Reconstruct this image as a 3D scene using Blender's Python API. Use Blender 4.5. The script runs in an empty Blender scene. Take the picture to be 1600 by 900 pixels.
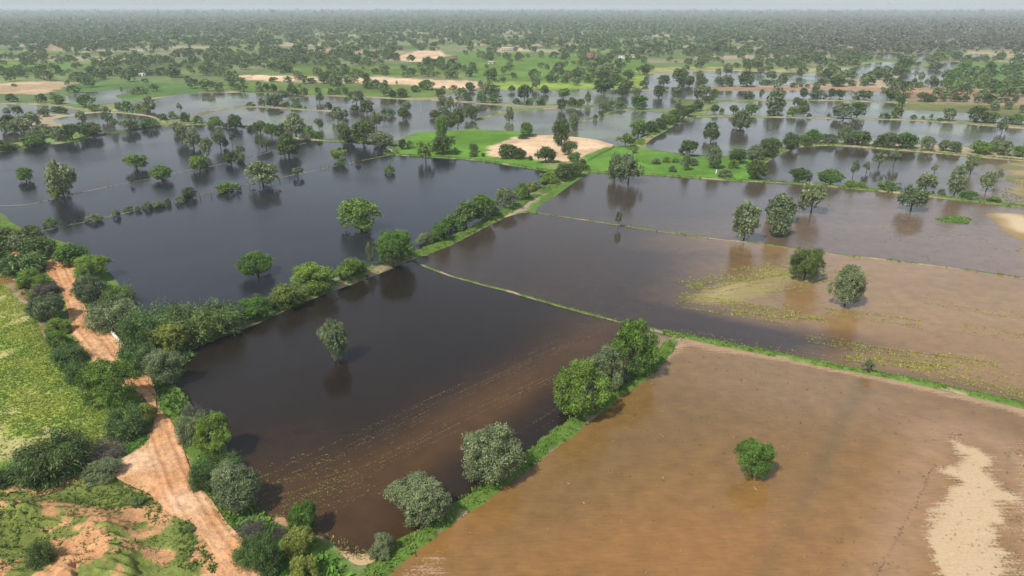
import bpy, math, random
import numpy as np
from mathutils import Vector, geometry
S = bpy.context.scene
COL = S.collection
rng = np.random.default_rng(7)
random.seed(7)
# ------------------------------------------------------------------ camera, light, exposure
CAMH, PITCH, FPX = 60.0, math.radians(22.1), 1081.0
cam = bpy.data.cameras.new('camera')
cam.sensor_width = 36.0
cam.lens = 36.0 * FPX / 1600
cam.clip_start, cam.clip_end = 1.0, 80000
camo = bpy.data.objects.new('camera', cam)
camo.location = (0, 0, CAMH)
camo.rotation_euler = (math.pi / 2 - PITCH, 0, 0)
COL.objects.link(camo)
S.camera = camo
W = bpy.data.worlds.new('World')
S.world = W
W.use_nodes = True
SUN_EL, SUN_AZ = math.radians(53), math.radians(-138)   # azimuth of the sun from +Y towards +X
nt = W.node_tree
bg = nt.nodes['Background']
sky = nt.nodes.new('ShaderNodeTexSky')
sky.sky_type = 'NISHITA'
sky.sun_disc = False
sky.sun_elevation = SUN_EL
sky.sun_rotation = SUN_AZ
sky.air_density, sky.dust_density, sky.ozone_density = 1.0, 1.2, 1.0
hs = nt.nodes.new('ShaderNodeHueSaturation')
hs.inputs['Saturation'].default_value = 0.55
nt.links.new(sky.outputs[0], hs.inputs['Color'])
# thin uneven cloud veil
tc = nt.nodes.new('ShaderNodeTexCoord')
mp = nt.nodes.new('ShaderNodeMapping')
mp.inputs['Scale'].default_value = (1.0, 1.0, 2.6)
no = nt.nodes.new('ShaderNodeTexNoise')
no.inputs['Scale'].default_value = 2.4
no.inputs['Detail'].default_value = 4
nt.links.new(tc.outputs['Generated'], mp.inputs[0])
nt.links.new(mp.outputs[0], no.inputs['Vector'])
rp = nt.nodes.new('ShaderNodeMapRange')
rp.inputs['From Min'].default_value, rp.inputs['From Max'].default_value = 0.35, 0.7
rp.inputs['To Min'].default_value, rp.inputs['To Max'].default_value = 0.85, 1.35
nt.links.new(no.outputs[0], rp.inputs[0])
# the cloud veil is brighter towards the right (+X) side of the sky
sx0 = nt.nodes.new('ShaderNodeSeparateXYZ')
nt.links.new(tc.outputs['Generated'], sx0.inputs[0])
gx_ = nt.nodes.new('ShaderNodeMapRange')
gx_.interpolation_type = 'SMOOTHSTEP'
for i_, q_ in zip((1, 2, 3, 4), (0.02, 0.42, 1.12, 1.9)): gx_.inputs[i_].default_value = q_
nt.links.new(sx0.outputs[0], gx_.inputs[0])
mg_ = nt.nodes.new('ShaderNodeMath')
mg_.operation = 'MULTIPLY'
nt.links.new(rp.outputs[0], mg_.inputs[0])
nt.links.new(gx_.outputs[0], mg_.inputs[1])
vm = nt.nodes.new('ShaderNodeVectorMath')
vm.operation = 'SCALE'
nt.links.new(hs.outputs[0], vm.inputs[0])
nt.links.new(mg_.outputs[0], vm.inputs['Scale'])
# milky band of haze low in the sky
sx = nt.nodes.new('ShaderNodeSeparateXYZ')
nt.links.new(tc.outputs['Generated'], sx.inputs[0])
hz = nt.nodes.new('ShaderNodeMapRange')
hz.interpolation_type = 'SMOOTHSTEP'
for i_, q_ in zip((1, 2, 3, 4), (0.0, 0.38, 0.85, 0.0)): hz.inputs[i_].default_value = q_
nt.links.new(sx.outputs[2], hz.inputs[0])
mxs = nt.nodes.new('ShaderNodeMix')
mxs.data_type = 'RGBA'
nt.links.new(hz.outputs[0], mxs.inputs[0])
nt.links.new(vm.outputs[0], mxs.inputs[6])
mxs.inputs[7].default_value = (5.2, 5.6, 5.75, 1)
nt.links.new(mxs.outputs[2], bg.inputs[0])
bg.inputs[1].default_value = 0.105
sl = bpy.data.lights.new('sun', 'SUN')
sl.energy, sl.angle, sl.color = 4.7, math.radians(0.6), (1.0, 0.95, 0.87)
slo = bpy.data.objects.new('sun', sl)
sd = Vector((math.sin(SUN_AZ) * math.cos(SUN_EL), math.cos(SUN_AZ) * math.cos(SUN_EL), math.sin(SUN_EL)))
slo.rotation_euler = sd.to_track_quat('Z', 'Y').to_euler()
slo.location = (0, 0, 300)
COL.objects.link(slo)
S.view_settings.view_transform = 'Standard'
S.view_settings.look = 'None'
S.view_settings.exposure = 0.0
S.view_settings.gamma = 1
S.cycles.use_denoising = True
S.cycles.max_bounces = 6
S.cycles.diffuse_bounces = 2
S.cycles.glossy_bounces = 3
S.cycles.transmission_bounces = 3
S.cycles.volume_bounces = 0
S.cycles.transparent_max_bounces = 8
HAZE = 1.6e-4

# ------------------------------------------------------------------ helpers
cp, sp = math.cos(PITCH), math.sin(PITCH)
def G(px, py, z=0.0):
    """survey: point of the flat ground seen at photo pixel (px, py)"""
    u = (np.asarray(px, float) - 800) / FPX
    v = (450 - np.asarray(py, float)) / FPX
    dy, dz = cp + v * sp, -sp + v * cp
    t = (CAMH - z) / -dz
    return u * t, dy * t
def PX(x, y, z=0.0):
    dz = z - CAMH
    d = y * cp - dz * sp
    return 800 + FPX * x / d, 450 - FPX * (y * sp + dz * cp) / d
def GP(pts, z=0.0):
    p = np.array(pts, float)
    x, y = G(p[:, 0], p[:, 1], z)
    return np.stack([x, y], 1)
def smooth(t):
    t = np.clip(t, 0, 1)
    return t * t * (3 - 2 * t)
def hash2(i, j, s=0):
    h = (i.astype(np.int64) * 374761393 + j.astype(np.int64) * 668265263 + s * 69069) & 0xffffffff
    h = ((h ^ (h >> 13)) * 1274126177) & 0xffffffff
    return ((h ^ (h >> 16)) & 0xffff) / 65535.0
def noise(x, y, s=0):
    i, j = np.floor(x), np.floor(y)
    fx, fy = smooth(x - i), smooth(y - j)
    a, b = hash2(i, j, s), hash2(i + 1, j, s)
    c, d = hash2(i, j + 1, s), hash2(i + 1, j + 1, s)
    return (a * (1 - fx) + b * fx) * (1 - fy) + (c * (1 - fx) + d * fx) * fy
def fbm(x, y, s=0, o=4):
    r, a, t = 0, 0.5, 0
    for k in range(o):
        r = r + a * noise(x * 2 ** k, y * 2 ** k, s + k * 17)
        t += a
        a *= 0.5
    return r / t
def inpoly(x, y, P):
    r = np.zeros(np.shape(x), bool)
    n = len(P)
    for k in range(n):
        x1, y1 = P[k]
        x2, y2 = P[(k + 1) % n]
        if y1 == y2:
            continue
        c = (y1 > y) != (y2 > y)
        r ^= c & (x < (x2 - x1) * (y - y1) / (y2 - y1) + x1)
    return r
def dseg(x, y, P, closed=False):
    """distance from points to a polyline"""
    d = np.full(np.shape(x), 1e9)
    n = len(P)
    for k in range(n if closed else n - 1):
        ax, ay = P[k]
        bx, by = P[(k + 1) % n]
        vx, vy = bx - ax, by - ay
        t = np.clip(((x - ax) * vx + (y - ay) * vy) / (vx * vx + vy * vy + 1e-9), 0, 1)
        d = np.minimum(d, np.hypot(x - ax - t * vx, y - ay - t * vy))
    return d
def sdin(x, y, P):
    """signed distance, positive inside"""
    d = dseg(x, y, P, True)
    return np.where(inpoly(x, y, P), d, -d)
def catmull(P, closed, k=4):
    P = np.asarray(P, float)
    n = len(P)
    out = []
    for i in range(n if closed else n - 1):
        if closed:
            a, b, c, d = P[i - 1], P[i], P[(i + 1) % n], P[(i + 2) % n]
        else:
            a, b, c, d = P[max(i - 1, 0)], P[i], P[i + 1], P[min(i + 2, n - 1)]
        for j in range(k):
            t = j / k
            out.append(0.5 * (2 * b + (c - a) * t + (2 * a - 5 * b + 4 * c - d) * t * t + (3 * b - a - 3 * c + d) * t ** 3))
    if not closed:
        out.append(P[-1])
    return np.array(out)
def bl(px, py, cx, cy, rx, ry, rot=0):
    """soft blob in ground space around the surveyed point"""
    c, s = math.cos(math.radians(rot)), math.sin(math.radians(rot))
    dx, dy = px - cx, py - cy
    u, v = (dx * c + dy * s) / rx, (-dx * s + dy * c) / ry
    return np.exp(-(u * u + v * v))
def new_mesh(name, V, F, smooth_shade=False):
    V = np.asarray(V, np.float32).reshape(-1, 3)
    F = np.asarray(F, np.int32)
    me = bpy.data.meshes.new(name)
    k = F.shape[1]
    me.vertices.add(len(V))
    me.vertices.foreach_set('co', V.ravel())
    me.loops.add(F.size)
    me.loops.foreach_set('vertex_index', F.ravel())
    me.polygons.add(len(F))
    me.polygons.foreach_set('loop_start', np.arange(0, F.size, k, dtype=np.int32))
    if smooth_shade:
        me.polygons.foreach_set('use_smooth', np.ones(len(F), bool))
    me.update(calc_edges=True)
    return me
def attr_col(me, name, C, domain='POINT'):
    C = np.asarray(C, np.float32)
    a = me.attributes.new(name, 'FLOAT_COLOR', domain)
    a.data.foreach_set('color', np.concatenate([C, np.ones((len(C), 1), np.float32)], 1).ravel())
def attr_f(me, name, F, domain='POINT'):
    a = me.attributes.new(name, 'FLOAT', domain)
    a.data.foreach_set('value', np.asarray(F, np.float32))
def link(name, me, mat=None, parent=None, label=None, cat=None, kind=None, group=None):
    o = bpy.data.objects.new(name, me)
    COL.objects.link(o)
    if mat:
        me.materials.append(mat)
    if parent:
        o.parent = parent
    tag(o, label, cat, kind, group)
    return o
def tag(o, label=None, cat=None, kind=None, group=None):
    if label: o['label'] = label
    if cat: o['category'] = cat
    if kind: o['kind'] = kind
    if group: o['group'] = group

class NT:
    """tiny node builder"""
    def __init__(s, name):
        s.m = bpy.data.materials.new(name)
        s.m.use_nodes = True
        s.t = s.m.node_tree
        s.b = s.t.nodes['Principled BSDF']
        s.out = s.t.nodes['Material Output']
    def n(s, ty, **kw):
        x = s.t.nodes.new(ty)
        for k, v in kw.items():
            if hasattr(x, k): setattr(x, k, v)
            else: x.inputs[k].default_value = v
        return x
    def l(s, a, b): s.t.links.new(a, b)
    def noise(s, scale, detail=4, vec=None, rough=0.55):
        x = s.n('ShaderNodeTexNoise')
        x.inputs['Scale'].default_value = scale
        x.inputs['Detail'].default_value = detail
        x.inputs['Roughness'].default_value = rough
        s.l(vec or s.co(), x.inputs['Vector'])
        return x.outputs[0]
    def co(s):
        if not hasattr(s, '_c'): s._c = s.n('ShaderNodeTexCoord')
        return s._c.outputs['Object']
    def mapr(s, v, a, b, c, d):
        x = s.n('ShaderNodeMapRange')
        for i, q in zip((1, 2, 3, 4), (a, b, c, d)): x.inputs[i].default_value = q
        s.l(v, x.inputs[0])
        return x.outputs[0]
    def attr(s, name, out='Color'):
        x = s.n('ShaderNodeAttribute')
        x.attribute_name = name
        return x.outputs[out]
    def scale(s, c, f):
        x = s.n('ShaderNodeVectorMath', operation='SCALE')
        s.l(c, x.inputs[0])
        s.l(f, x.inputs['Scale'])
        return x.outputs[0]
    def math(s, op, a, b):
        x = s.n('ShaderNodeMath', operation=op)
        for i, q in enumerate((a, b)):
            if isinstance(q, (int, float)): x.inputs[i].default_value = q
            else: s.l(q, x.inputs[i])
        return x.outputs[0]
    def mix(s, f, a, b):
        x = s.n('ShaderNodeMix', data_type='RGBA')
        s.l(f, x.inputs[0])
        for i, q in ((6, a), (7, b)):
            if isinstance(q, tuple): x.inputs[i].default_value = (*q, 1)
            else: s.l(q, x.inputs[i])
        return x.outputs[2]
    def bump(s, h, dist, strength=1.0):
        x = s.n('ShaderNodeBump')
        x.inputs['Strength'].default_value = strength
        x.inputs['Distance'].default_value = dist
        s.l(h, x.inputs['Height'])
        s.l(x.outputs[0], s.b.inputs['Normal'])

# ---- materials
def mat_ground():
    m = NT('soil_and_turf')
    c = m.attr('col')
    n1 = m.noise(0.9, 5)
    n2 = m.noise(4.5, 4)
    n3 = m.noise(0.13, 4)
    n4 = m.noise(11.0, 3)
    f = m.math('MULTIPLY', m.mapr(n1, .3, .7, .8, 1.22), m.mapr(n2, .3, .7, .85, 1.15))
    f = m.math('MULTIPLY', m.math('MULTIPLY', f, m.mapr(n4, .3, .7, .84, 1.16)), m.mapr(n3, .3, .7, .88, 1.12))
    m.l(m.scale(c, f), m.b.inputs['Base Color'])
    m.b.inputs['Roughness'].default_value = 0.95
    m.b.inputs['Specular IOR Level'].default_value = 0.0
    m.bump(m.math('ADD', n2, m.math('MULTIPLY', n1, 2.0)), 0.12)
    return m.m
def mat_water(name='flood_water', ior=1.333):
    m = NT(name)
    c = m.attr('col')
    wet = m.attr('wet', 'Fac')
    mpn = m.n('ShaderNodeMapping')
    mpn.inputs['Rotation'].default_value = (0, 0, math.radians(-12))
    mpn.inputs['Scale'].default_value = (0.35, 2.2, 1)
    m.l(m.co(), mpn.inputs[0])
    streak = m.noise(1.3, 3, mpn.outputs[0])
    n1 = m.noise(0.35, 5)
    n2 = m.noise(3.5, 3)
    mpf = m.n('ShaderNodeMapping')
    mpf.inputs['Rotation'].default_value = (0, 0, math.radians(9))
    mpf.inputs['Scale'].default_value = (0.12, 2.6, 1)
    m.l(m.co(), mpf.inputs[0])
    furrow = m.noise(1.0, 3, mpf.outputs[0])
    f = m.math('MULTIPLY', m.mapr(n1, .3, .7, .87, 1.14), m.mapr(streak, .3, .7, .9, 1.1))
    # uneven waterline: bare mud shows where the wetness falls under a broken threshold
    w2 = m.math('ADD', wet, m.math('ADD', m.mapr(n2, .3, .7, -.16, .16), m.math('ADD', m.mapr(streak, .3, .7, -.1, .1), m.mapr(furrow, .3, .7, -.15, .15))))
    w3 = m.mapr(w2, 0.38, 0.62, 0, 1)
    dryc = m.attr('dry')
    m.l(m.mix(w3, m.scale(dryc, m.math('MULTIPLY', m.mapr(n2, .3, .7, .88, 1.1), m.mapr(furrow, .3, .7, .93, 1.05))), m.scale(c, f)), m.b.inputs['Base Color'])
    wind = m.mapr(m.noise(0.018, 4), .42, .62, 0, .09)
    m.l(m.math('ADD', m.mapr(w3, 0, 1, 0.85, 0.035), wind), m.b.inputs['Roughness'])
    m.b.inputs['IOR'].default_value = ior
    rip = m.noise(2.6, 3)
    mp2 = m.n('ShaderNodeMapping')
    mp2.inputs['Rotation'].default_value = (0, 0, math.radians(25))
    mp2.inputs['Scale'].default_value = (0.7, 1.6, 1)
    m.l(m.co(), mp2.inputs[0])
    rip2 = m.noise(7.0, 2, mp2.outputs[0])
    calm = m.mapr(m.noise(0.022, 3), .38, .62, .12, 1.5)
    h = m.math('MULTIPLY', m.math('ADD', m.math('MULTIPLY', rip, .6), m.math('MULTIPLY', rip2, .25)), calm)
    m.bump(h, 0.045)
    return m.m
def mat_leaf(name, col, transl=0.25, rough=0.55):
    m = NT(name)
    t = m.attr('tint', 'Fac')
    oi = m.n('ShaderNodeObjectInfo')
    hsv = m.n('ShaderNodeHueSaturation')
    hsv.inputs['Color'].default_value = (*col, 1)
    m.l(m.mapr(oi.outputs['Random'], 0, 1, .482, .518), hsv.inputs['Hue'])
    m.l(m.math('MULTIPLY', m.mapr(oi.outputs['Random'], 0, 1, 1.2, .8), t), hsv.inputs['Value'])
    m.l(hsv.outputs[0], m.b.inputs['Base Color'])
    m.b.inputs['Roughness'].default_value = rough
    m.b.inputs['Specular IOR Level'].default_value = 0.25
    tr = m.n('ShaderNodeBsdfTranslucent')
    m.l(hsv.outputs[0], tr.inputs[0])
    mx = m.n('ShaderNodeMixShader')
    mx.inputs[0].default_value = transl
    m.l(m.b.outputs[0], mx.inputs[1])
    m.l(tr.outputs[0], mx.inputs[2])
    m.l(mx.outputs[0], m.out.inputs[0])
    return m.m
def mat_vcol(name, rough=0.8, transl=0.0):
    m = NT(name)
    c = m.attr('col')
    m.l(c, m.b.inputs['Base Color'])
    m.b.inputs['Roughness'].default_value = rough
    m.b.inputs['Specular IOR Level'].default_value = 0.2
    if transl:
        tr = m.n('ShaderNodeBsdfTranslucent')
        m.l(c, tr.inputs[0])
        mx = m.n('ShaderNodeMixShader')
        mx.inputs[0].default_value = transl
        m.l(m.b.outputs[0], mx.inputs[1])
        m.l(tr.outputs[0], mx.inputs[2])
        m.l(mx.outputs[0], m.out.inputs[0])
    return m.m
def mat_plain(name, col, rough=0.85, var=0.25, sc=3.0):
    m = NT(name)
    n = m.noise(sc, 4)
    rgb = m.n('ShaderNodeRGB')
    rgb.outputs[0].default_value = (*col, 1)
    m.l(m.scale(rgb.outputs[0], m.mapr(n, .3, .7, 1 - var, 1 + var)), m.b.inputs['Base Color'])
    m.b.inputs['Roughness'].default_value = rough
    return m.m
MG = mat_ground()
MW = mat_water()
MWB = mat_water('silty_shallow_water', 1.5)
MLEAF = {
    'K': mat_leaf('grey_green_leaves', (0.178, 0.222, 0.102)),
    'G': mat_leaf('bright_green_leaves', (0.125, 0.215, 0.036)),
    'D': mat_leaf('dark_green_leaves', (0.094, 0.142, 0.036)),
    'A': mat_leaf('blue_green_leaves', (0.115, 0.185, 0.050)),
    'Y': mat_leaf('yellow_green_leaves', (0.225, 0.265, 0.055)),
    'X': mat_leaf('bare_grey_twigs', (0.105, 0.090, 0.078), 0.0, 0.9),
}
MBARK = mat_plain('bark', (0.075, 0.058, 0.045), 0.95, 0.35, 6)
MTUFT = mat_vcol('grass_blades', 0.75, 0.25)
MWOOD = mat_plain('weathered_wood', (0.06, 0.05, 0.042), 0.95, 0.4, 5)
MWHITE = mat_plain('whitewash', (0.72, 0.69, 0.64), 0.8, 0.15, 1.5)
MBRICK = mat_plain('red_brick', (0.30, 0.14, 0.10), 0.9, 0.3, 0.9)
MPLAST = mat_plain('pale_plaster', (0.52, 0.44, 0.33), 0.85, 0.2, 0.7)
MROOF = mat_plain('concrete_roof', (0.42, 0.38, 0.34), 0.9, 0.2, 0.6)
MTIN = mat_plain('pale_tin_roof', (0.75, 0.75, 0.74), 0.5, 0.1, 0.6)
MDARK = mat_plain('dark_opening', (0.03, 0.028, 0.026), 0.6, 0.2, 2)
MPOLE = mat_plain('concrete_pole', (0.42, 0.41, 0.39), 0.9, 0.1, 2)

# ------------------------------------------------------------------ survey of ponds (photo pixel outlines on flat ground)
POND = {
 'centre': [(283,610),(272,588),(296,550),(340,530),(400,507),(450,484),(500,463),(560,441),(610,421),(645,410),(700,431),(800,458),(900,485),(960,502),(1010,516),(1052,527),(1042,545),(1018,565),(990,592),(950,618),(900,655),(860,690),(810,725),(740,775),(690,810),(640,845),(595,872),(565,884),(540,872),(515,845),(495,836),(450,825),(410,800),(390,770),(370,740),(355,700),(330,660),(300,635)],
 'middle': [(648,405),(700,385),(740,365),(790,340),(832,332),(900,342),(1000,357),(1100,371),(1210,384),(1300,397),(1400,408),(1500,421),(1650,441),(1750,452),(1800,680),(1700,654),(1600,633),(1500,612),(1400,590),(1300,572),(1200,552),(1120,536),(1060,522),(1000,512),(960,500),(880,480),(800,456),(700,430)],
 'right': [(837,330),(870,305),(905,280),(930,268),(1000,272),(1060,276),(1140,282),(1230,287),(1350,297),(1450,308),(1560,320),(1650,329),(1750,337),(1750,452),(1650,440),(1500,420),(1400,407),(1300,396),(1210,383),(1100,370),(1000,356),(900,341)],
 'large': [(60,362),(150,343),(230,325),(330,300),(400,287),(480,270),(560,253),(620,241),(700,245),(760,251),(835,263),(858,268),(840,292),(800,320),(760,347),(700,374),(660,392),(620,402),(560,422),(500,442),(440,464),(400,482),(350,500),(300,512),(240,515),(205,490),(190,450),(160,415),(120,385),(90,375)],
 'left': [(-150,262),(-60,250),(0,238),(50,230),(110,222),(160,211),(240,200),(330,195),(400,202),(450,215),(520,222),(560,222),(600,225),(622,238),(560,253),(480,270),(400,287),(330,300),(230,325),(150,343),(60,361),(20,350),(-10,330),(-150,330)],
 'p6a': [(82,188),(120,180),(160,176),(200,178),(235,182),(250,192),(235,203),(160,210),(150,205),(120,200)],
 'p6b': [(290,147),(380,145),(450,147),(455,153),(440,162),(390,165),(340,171),(300,180),(270,186),(240,184),(200,176),(180,170),(200,162),(240,155)],
 'p6': [(300,186),(335,174),(390,167),(442,157),(480,150),(560,152),(620,155),(700,158),(760,163),(800,168),(790,173),(760,182),(745,188),(742,200),(690,205),(650,208),(620,220),(590,222),(560,215),(520,220),(460,215),(400,200),(330,193)],
 'p7': [(745,202),(750,190),(790,176),(850,171),(905,168),(950,164),(985,172),(1010,173),(1045,175),(1030,185),(1010,205),(985,225),(960,226),(930,218),(880,212),(840,209),(800,205)],
 'p8': [(690,150),(720,143),(760,141),(850,140),(930,138),(1000,140),(1010,118),(1060,113),(1140,111),(1200,113),(1280,114),(1300,122),(1270,130),(1230,134),(1150,133),(1090,138),(1060,145),(1052,155),(1060,160),(1045,170),(960,167),(880,162),(830,165),(780,160)],
 'p9': [(1070,140),(1120,142),(1200,142),(1300,141),(1370,143),(1400,147),(1410,155),(1380,158),(1300,156),(1200,157),(1130,156),(1070,155),(1058,150)],
 'p10': [(1110,168),(1125,160),(1200,158),(1300,158),(1380,160),(1400,165),(1385,185),(1300,184),(1200,182),(1140,180),(1105,178)],
 'p10b': [(1408,173),(1500,176),(1560,179),(1700,188),(1700,198),(1540,190),(1470,186),(1410,186)],
 'p11': [(1085,182),(1150,183),(1250,185),(1400,188),(1500,193),(1620,202),(1740,212),(1740,250),(1640,240),(1560,232),(1480,227),(1400,225),(1330,219),(1260,219),(1220,232),(1160,242),(1100,243),(1010,230),(1040,205)],
 'p12': [(1215,240),(1260,230),(1310,228),(1400,235),(1500,243),(1640,256),(1740,265),(1740,335),(1640,325),(1560,315),(1450,303),(1350,292),(1250,286),(1195,280),(1180,265)],
 'p13a': [(1305,118),(1345,102),(1385,97),(1400,102),(1380,115),(1340,122)],
 'p13b': [(1395,128),(1430,106),(1460,104),(1480,97),(1500,99),(1475,115),(1470,135),(1420,133)],
 'p14': [(-60,168),(0,162),(60,161),(100,166),(125,172),(110,179),(60,176),(50,186),(0,188),(-60,182)],
 'p14b': [(-40,203),(0,200),(50,198),(62,212),(30,222),(0,224),(-40,228)],
 'p15': [(100,158),(105,150),(130,145),(200,139),(215,143),(180,150),(200,158),(150,163),(110,162)],
 'p16': [(1425,86),(1450,84),(1452,92),(1430,95)], 'p17': [(1520,84),(1560,88),(1530,93),(1500,92)], 'p18': [(1365,83),(1390,82),(1412,86),(1405,91),(1380,90)],
 'brown': [(1066,530),(1120,541),(1200,556),(1300,576),(1400,595),(1500,617),(1600,640),(1750,672),(2050,1080),(440,1080),(590,912),(650,862),(700,822),(750,787),(810,745),(860,708),(910,668),(965,625),(1012,590),(1032,565),(1048,545)],
}
PW = {k: catmull(GP(v), True, 4) for k, v in POND.items()}
# near dry land on the left, raised a little above the water
NEAR = GP([(-500,1150),(-400,360),(-60,330),(20,345),(60,368),(95,378),(150,408),(185,448),(200,490),(235,520),(290,522),(268,588),(280,612),(300,640),(328,664),(350,702),(366,742),(386,774),(406,804),(450,830),(495,842),(515,852),(540,882),(560,900),(420,1150)])
MOUND = GP([(-350,790),(60,782),(140,786),(215,812),(250,850),(262,900),(280,1100),(-350,1100)])
ROAD1 = GP([(76,407),(97,405),(122,421),(117,440),(117,457),(127,470),(135,484),(138,500),(152,514),(176,520),(195,538),(212,560),(240,598),(245,640),(266,655),(281,685),(291,715),(306,752),(330,780),(356,818),(386,850),(420,905),(470,985),(380,1000),(352,905),(325,850),(292,815),(262,800),(235,772),(200,757),(165,732),(200,712),(230,690),(241,655),(222,618),(180,592),(150,570),(130,541),(113,517),(107,490),(102,470),(96,455),(86,440),(72,424)], .95)
ROAD0 = GP([(-90,372),(-30,376),(5,384),(30,392),(42,402),(20,402),(-30,392),(-90,390)], .95)
def ground_z(x, y):
    x = np.asarray(x, float); y = np.asarray(y, float)
    z = np.zeros(x.shape)
    m = (y < 260) & (x < 10) & (x > -260)
    if m.any():
        xx, yy = x[m], y[m]
        d = sdin(xx, yy, NEAR)
        zz = 0.75 * smooth(d / 5.0) + 0.12 * (fbm(xx * .6, yy * .6, 5) - .5) * smooth(d / 3)
        dm = sdin(xx, yy, MOUND)
        r = 1 - np.abs(2 * fbm(xx * .16 + 3, yy * .16, 11) - 1)
        gul = fbm(xx * .35, yy * 1.3, 23, 3)
        hx, hy = G(72, 868)
        hol = np.exp(-(((xx - hx) / 5.0) ** 2 + ((yy - hy) / 4.5) ** 2))
        zz = zz + smooth(dm / 5.0) * (1.1 + 1.8 * (r - .6) + .5 * (gul - .5) + .5 * (fbm(xx * 1.1, yy * 1.1, 77, 3) - .5) + .9 * smooth((fbm(xx * .2 + 9, yy * .35, 29) - .5) / .05) - .35 * np.abs(np.sin(yy * 2.2 + 3 * fbm(xx * .2, yy * .2, 8))) * smooth((xx + 62) / 6)) * (1 - .9 * hol)
        z[m] = np.where(d > 0, zz, 0)
    return z
def gz(x, y): return float(ground_z(np.array([x]), np.array([y]))[0])

# fields seen on the land: (outline, colour, edge softness m)
_g = 1
GREEN, LGREEN, DGREEN, SAND, TAN, OLIVE = (0.105,0.165,0.045), (0.17,0.24,0.05), (0.07,0.105,0.04), (0.56,0.40,0.26), (0.33,0.24,0.155), (0.16,0.165,0.07)
FIELD = [
 ([(640,212),(660,204),(740,202),(815,206),(835,235),(850,266),(780,258),(700,248),(615,243)], (0.11,0.22,0.035)),
 ([(760,237),(790,218),(850,211),(905,214),(960,224),(950,238),(915,252),(880,252),(830,248),(790,246)], SAND),
 ([(915,245),(965,226),(1010,234),(1100,246),(1165,245),(1205,278),(1130,283),(1000,274),(920,268)], (0.10,0.205,0.035)),
 ([(815,338),(845,304),(895,262),(935,262),(908,284),(872,309),(840,334)], (0.10,0.18,0.035)),
 ([(0,130),(60,127),(128,129),(100,137),(60,147),(0,146),(-60,146),(-60,132)], (0.43, 0.32, 0.20)),
 ([(0,94),(60,95),(105,97),(105,105),(60,107),(-40,108),(-40,96)], (0.13,0.22,0.05)),
 ([(120,130),(200,128),(330,134),(300,146),(240,152),(200,158),(150,165),(105,165),(110,140)], (0.10,0.17,0.055)),
 ([(370,118),(440,118),(500,120),(500,125),(420,126),(370,123)], SAND),
 ([(540,124),(600,121),(680,125),(745,127),(745,138),(690,138),(640,132),(560,131)], SAND),
 ([(365,128),(560,131),(680,138),(700,150),(620,153),(480,149),(370,144)], (0.12,0.175,0.05)),
 ([(770,129),(850,129),(925,132),(926,141),(850,140),(780,141)], (0.22,0.31,0.06)),
 ([(650,80),(690,80),(690,95),(655,97),(615,92)], SAND), ([(560,78),(630,80),(625,86),(555,85)], TAN),
 ([(480,76),(530,78),(520,84),(478,83)], TAN), ([(784,74),(812,75),(812,79),(784,79)], SAND),
 ([(425,86),(500,86),(505,104),(450,112),(430,100)], (0.085,0.12,0.045)),
 ([(460,104),(700,104),(700,118),(460,116)], (0.12,0.18,0.045)),
 ([(720,84),(880,84),(960,92),(1010,95),(1000,120),(900,128),(740,122),(700,100)], (0.115,0.19,0.045)),
 ([(1000,108),(1100,105),(1300,110),(1300,114),(1100,112),(1010,116)], (0.27,0.26,0.10)),
 ([(950,122),(1000,117),(1012,120),(1005,138),(960,136)], (0.21,0.28,0.06)),
 ([(1500,98),(1600,98),(1700,104),(1700,140),(1560,138),(1480,136),(1490,110)], (0.125,0.20,0.06)),
 ([(1515,80),(1560,80),(1600,82),(1600,90),(1540,90),(1510,86)], (0.32,0.27,0.15)),
 ([(1410,160),(1500,163),(1700,166),(1700,183),(1500,175),(1410,170)], (0.15,0.16,0.065)),
 ([(1400,146),(1500,140),(1600,145),(1720,150),(1720,166),(1500,162),(1420,158)], (0.26,0.19,0.13)),
 ([(1030,139),(1100,137),(1300,136),(1400,138),(1600,143),(1700,147),(1700,150),(1400,144),(1200,141),(1060,142)], (0.32,0.19,0.125)),
 ([(260,62),(320,64),(400,66),(380,70),(280,68)], (0.13,0.19,0.06)),
 ([(200,58),(250,60),(240,66),(200,64)], (0.11,0.17,0.05)),
 ([(50,65),(95,66),(95,76),(60,72)], TAN),
]
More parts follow.
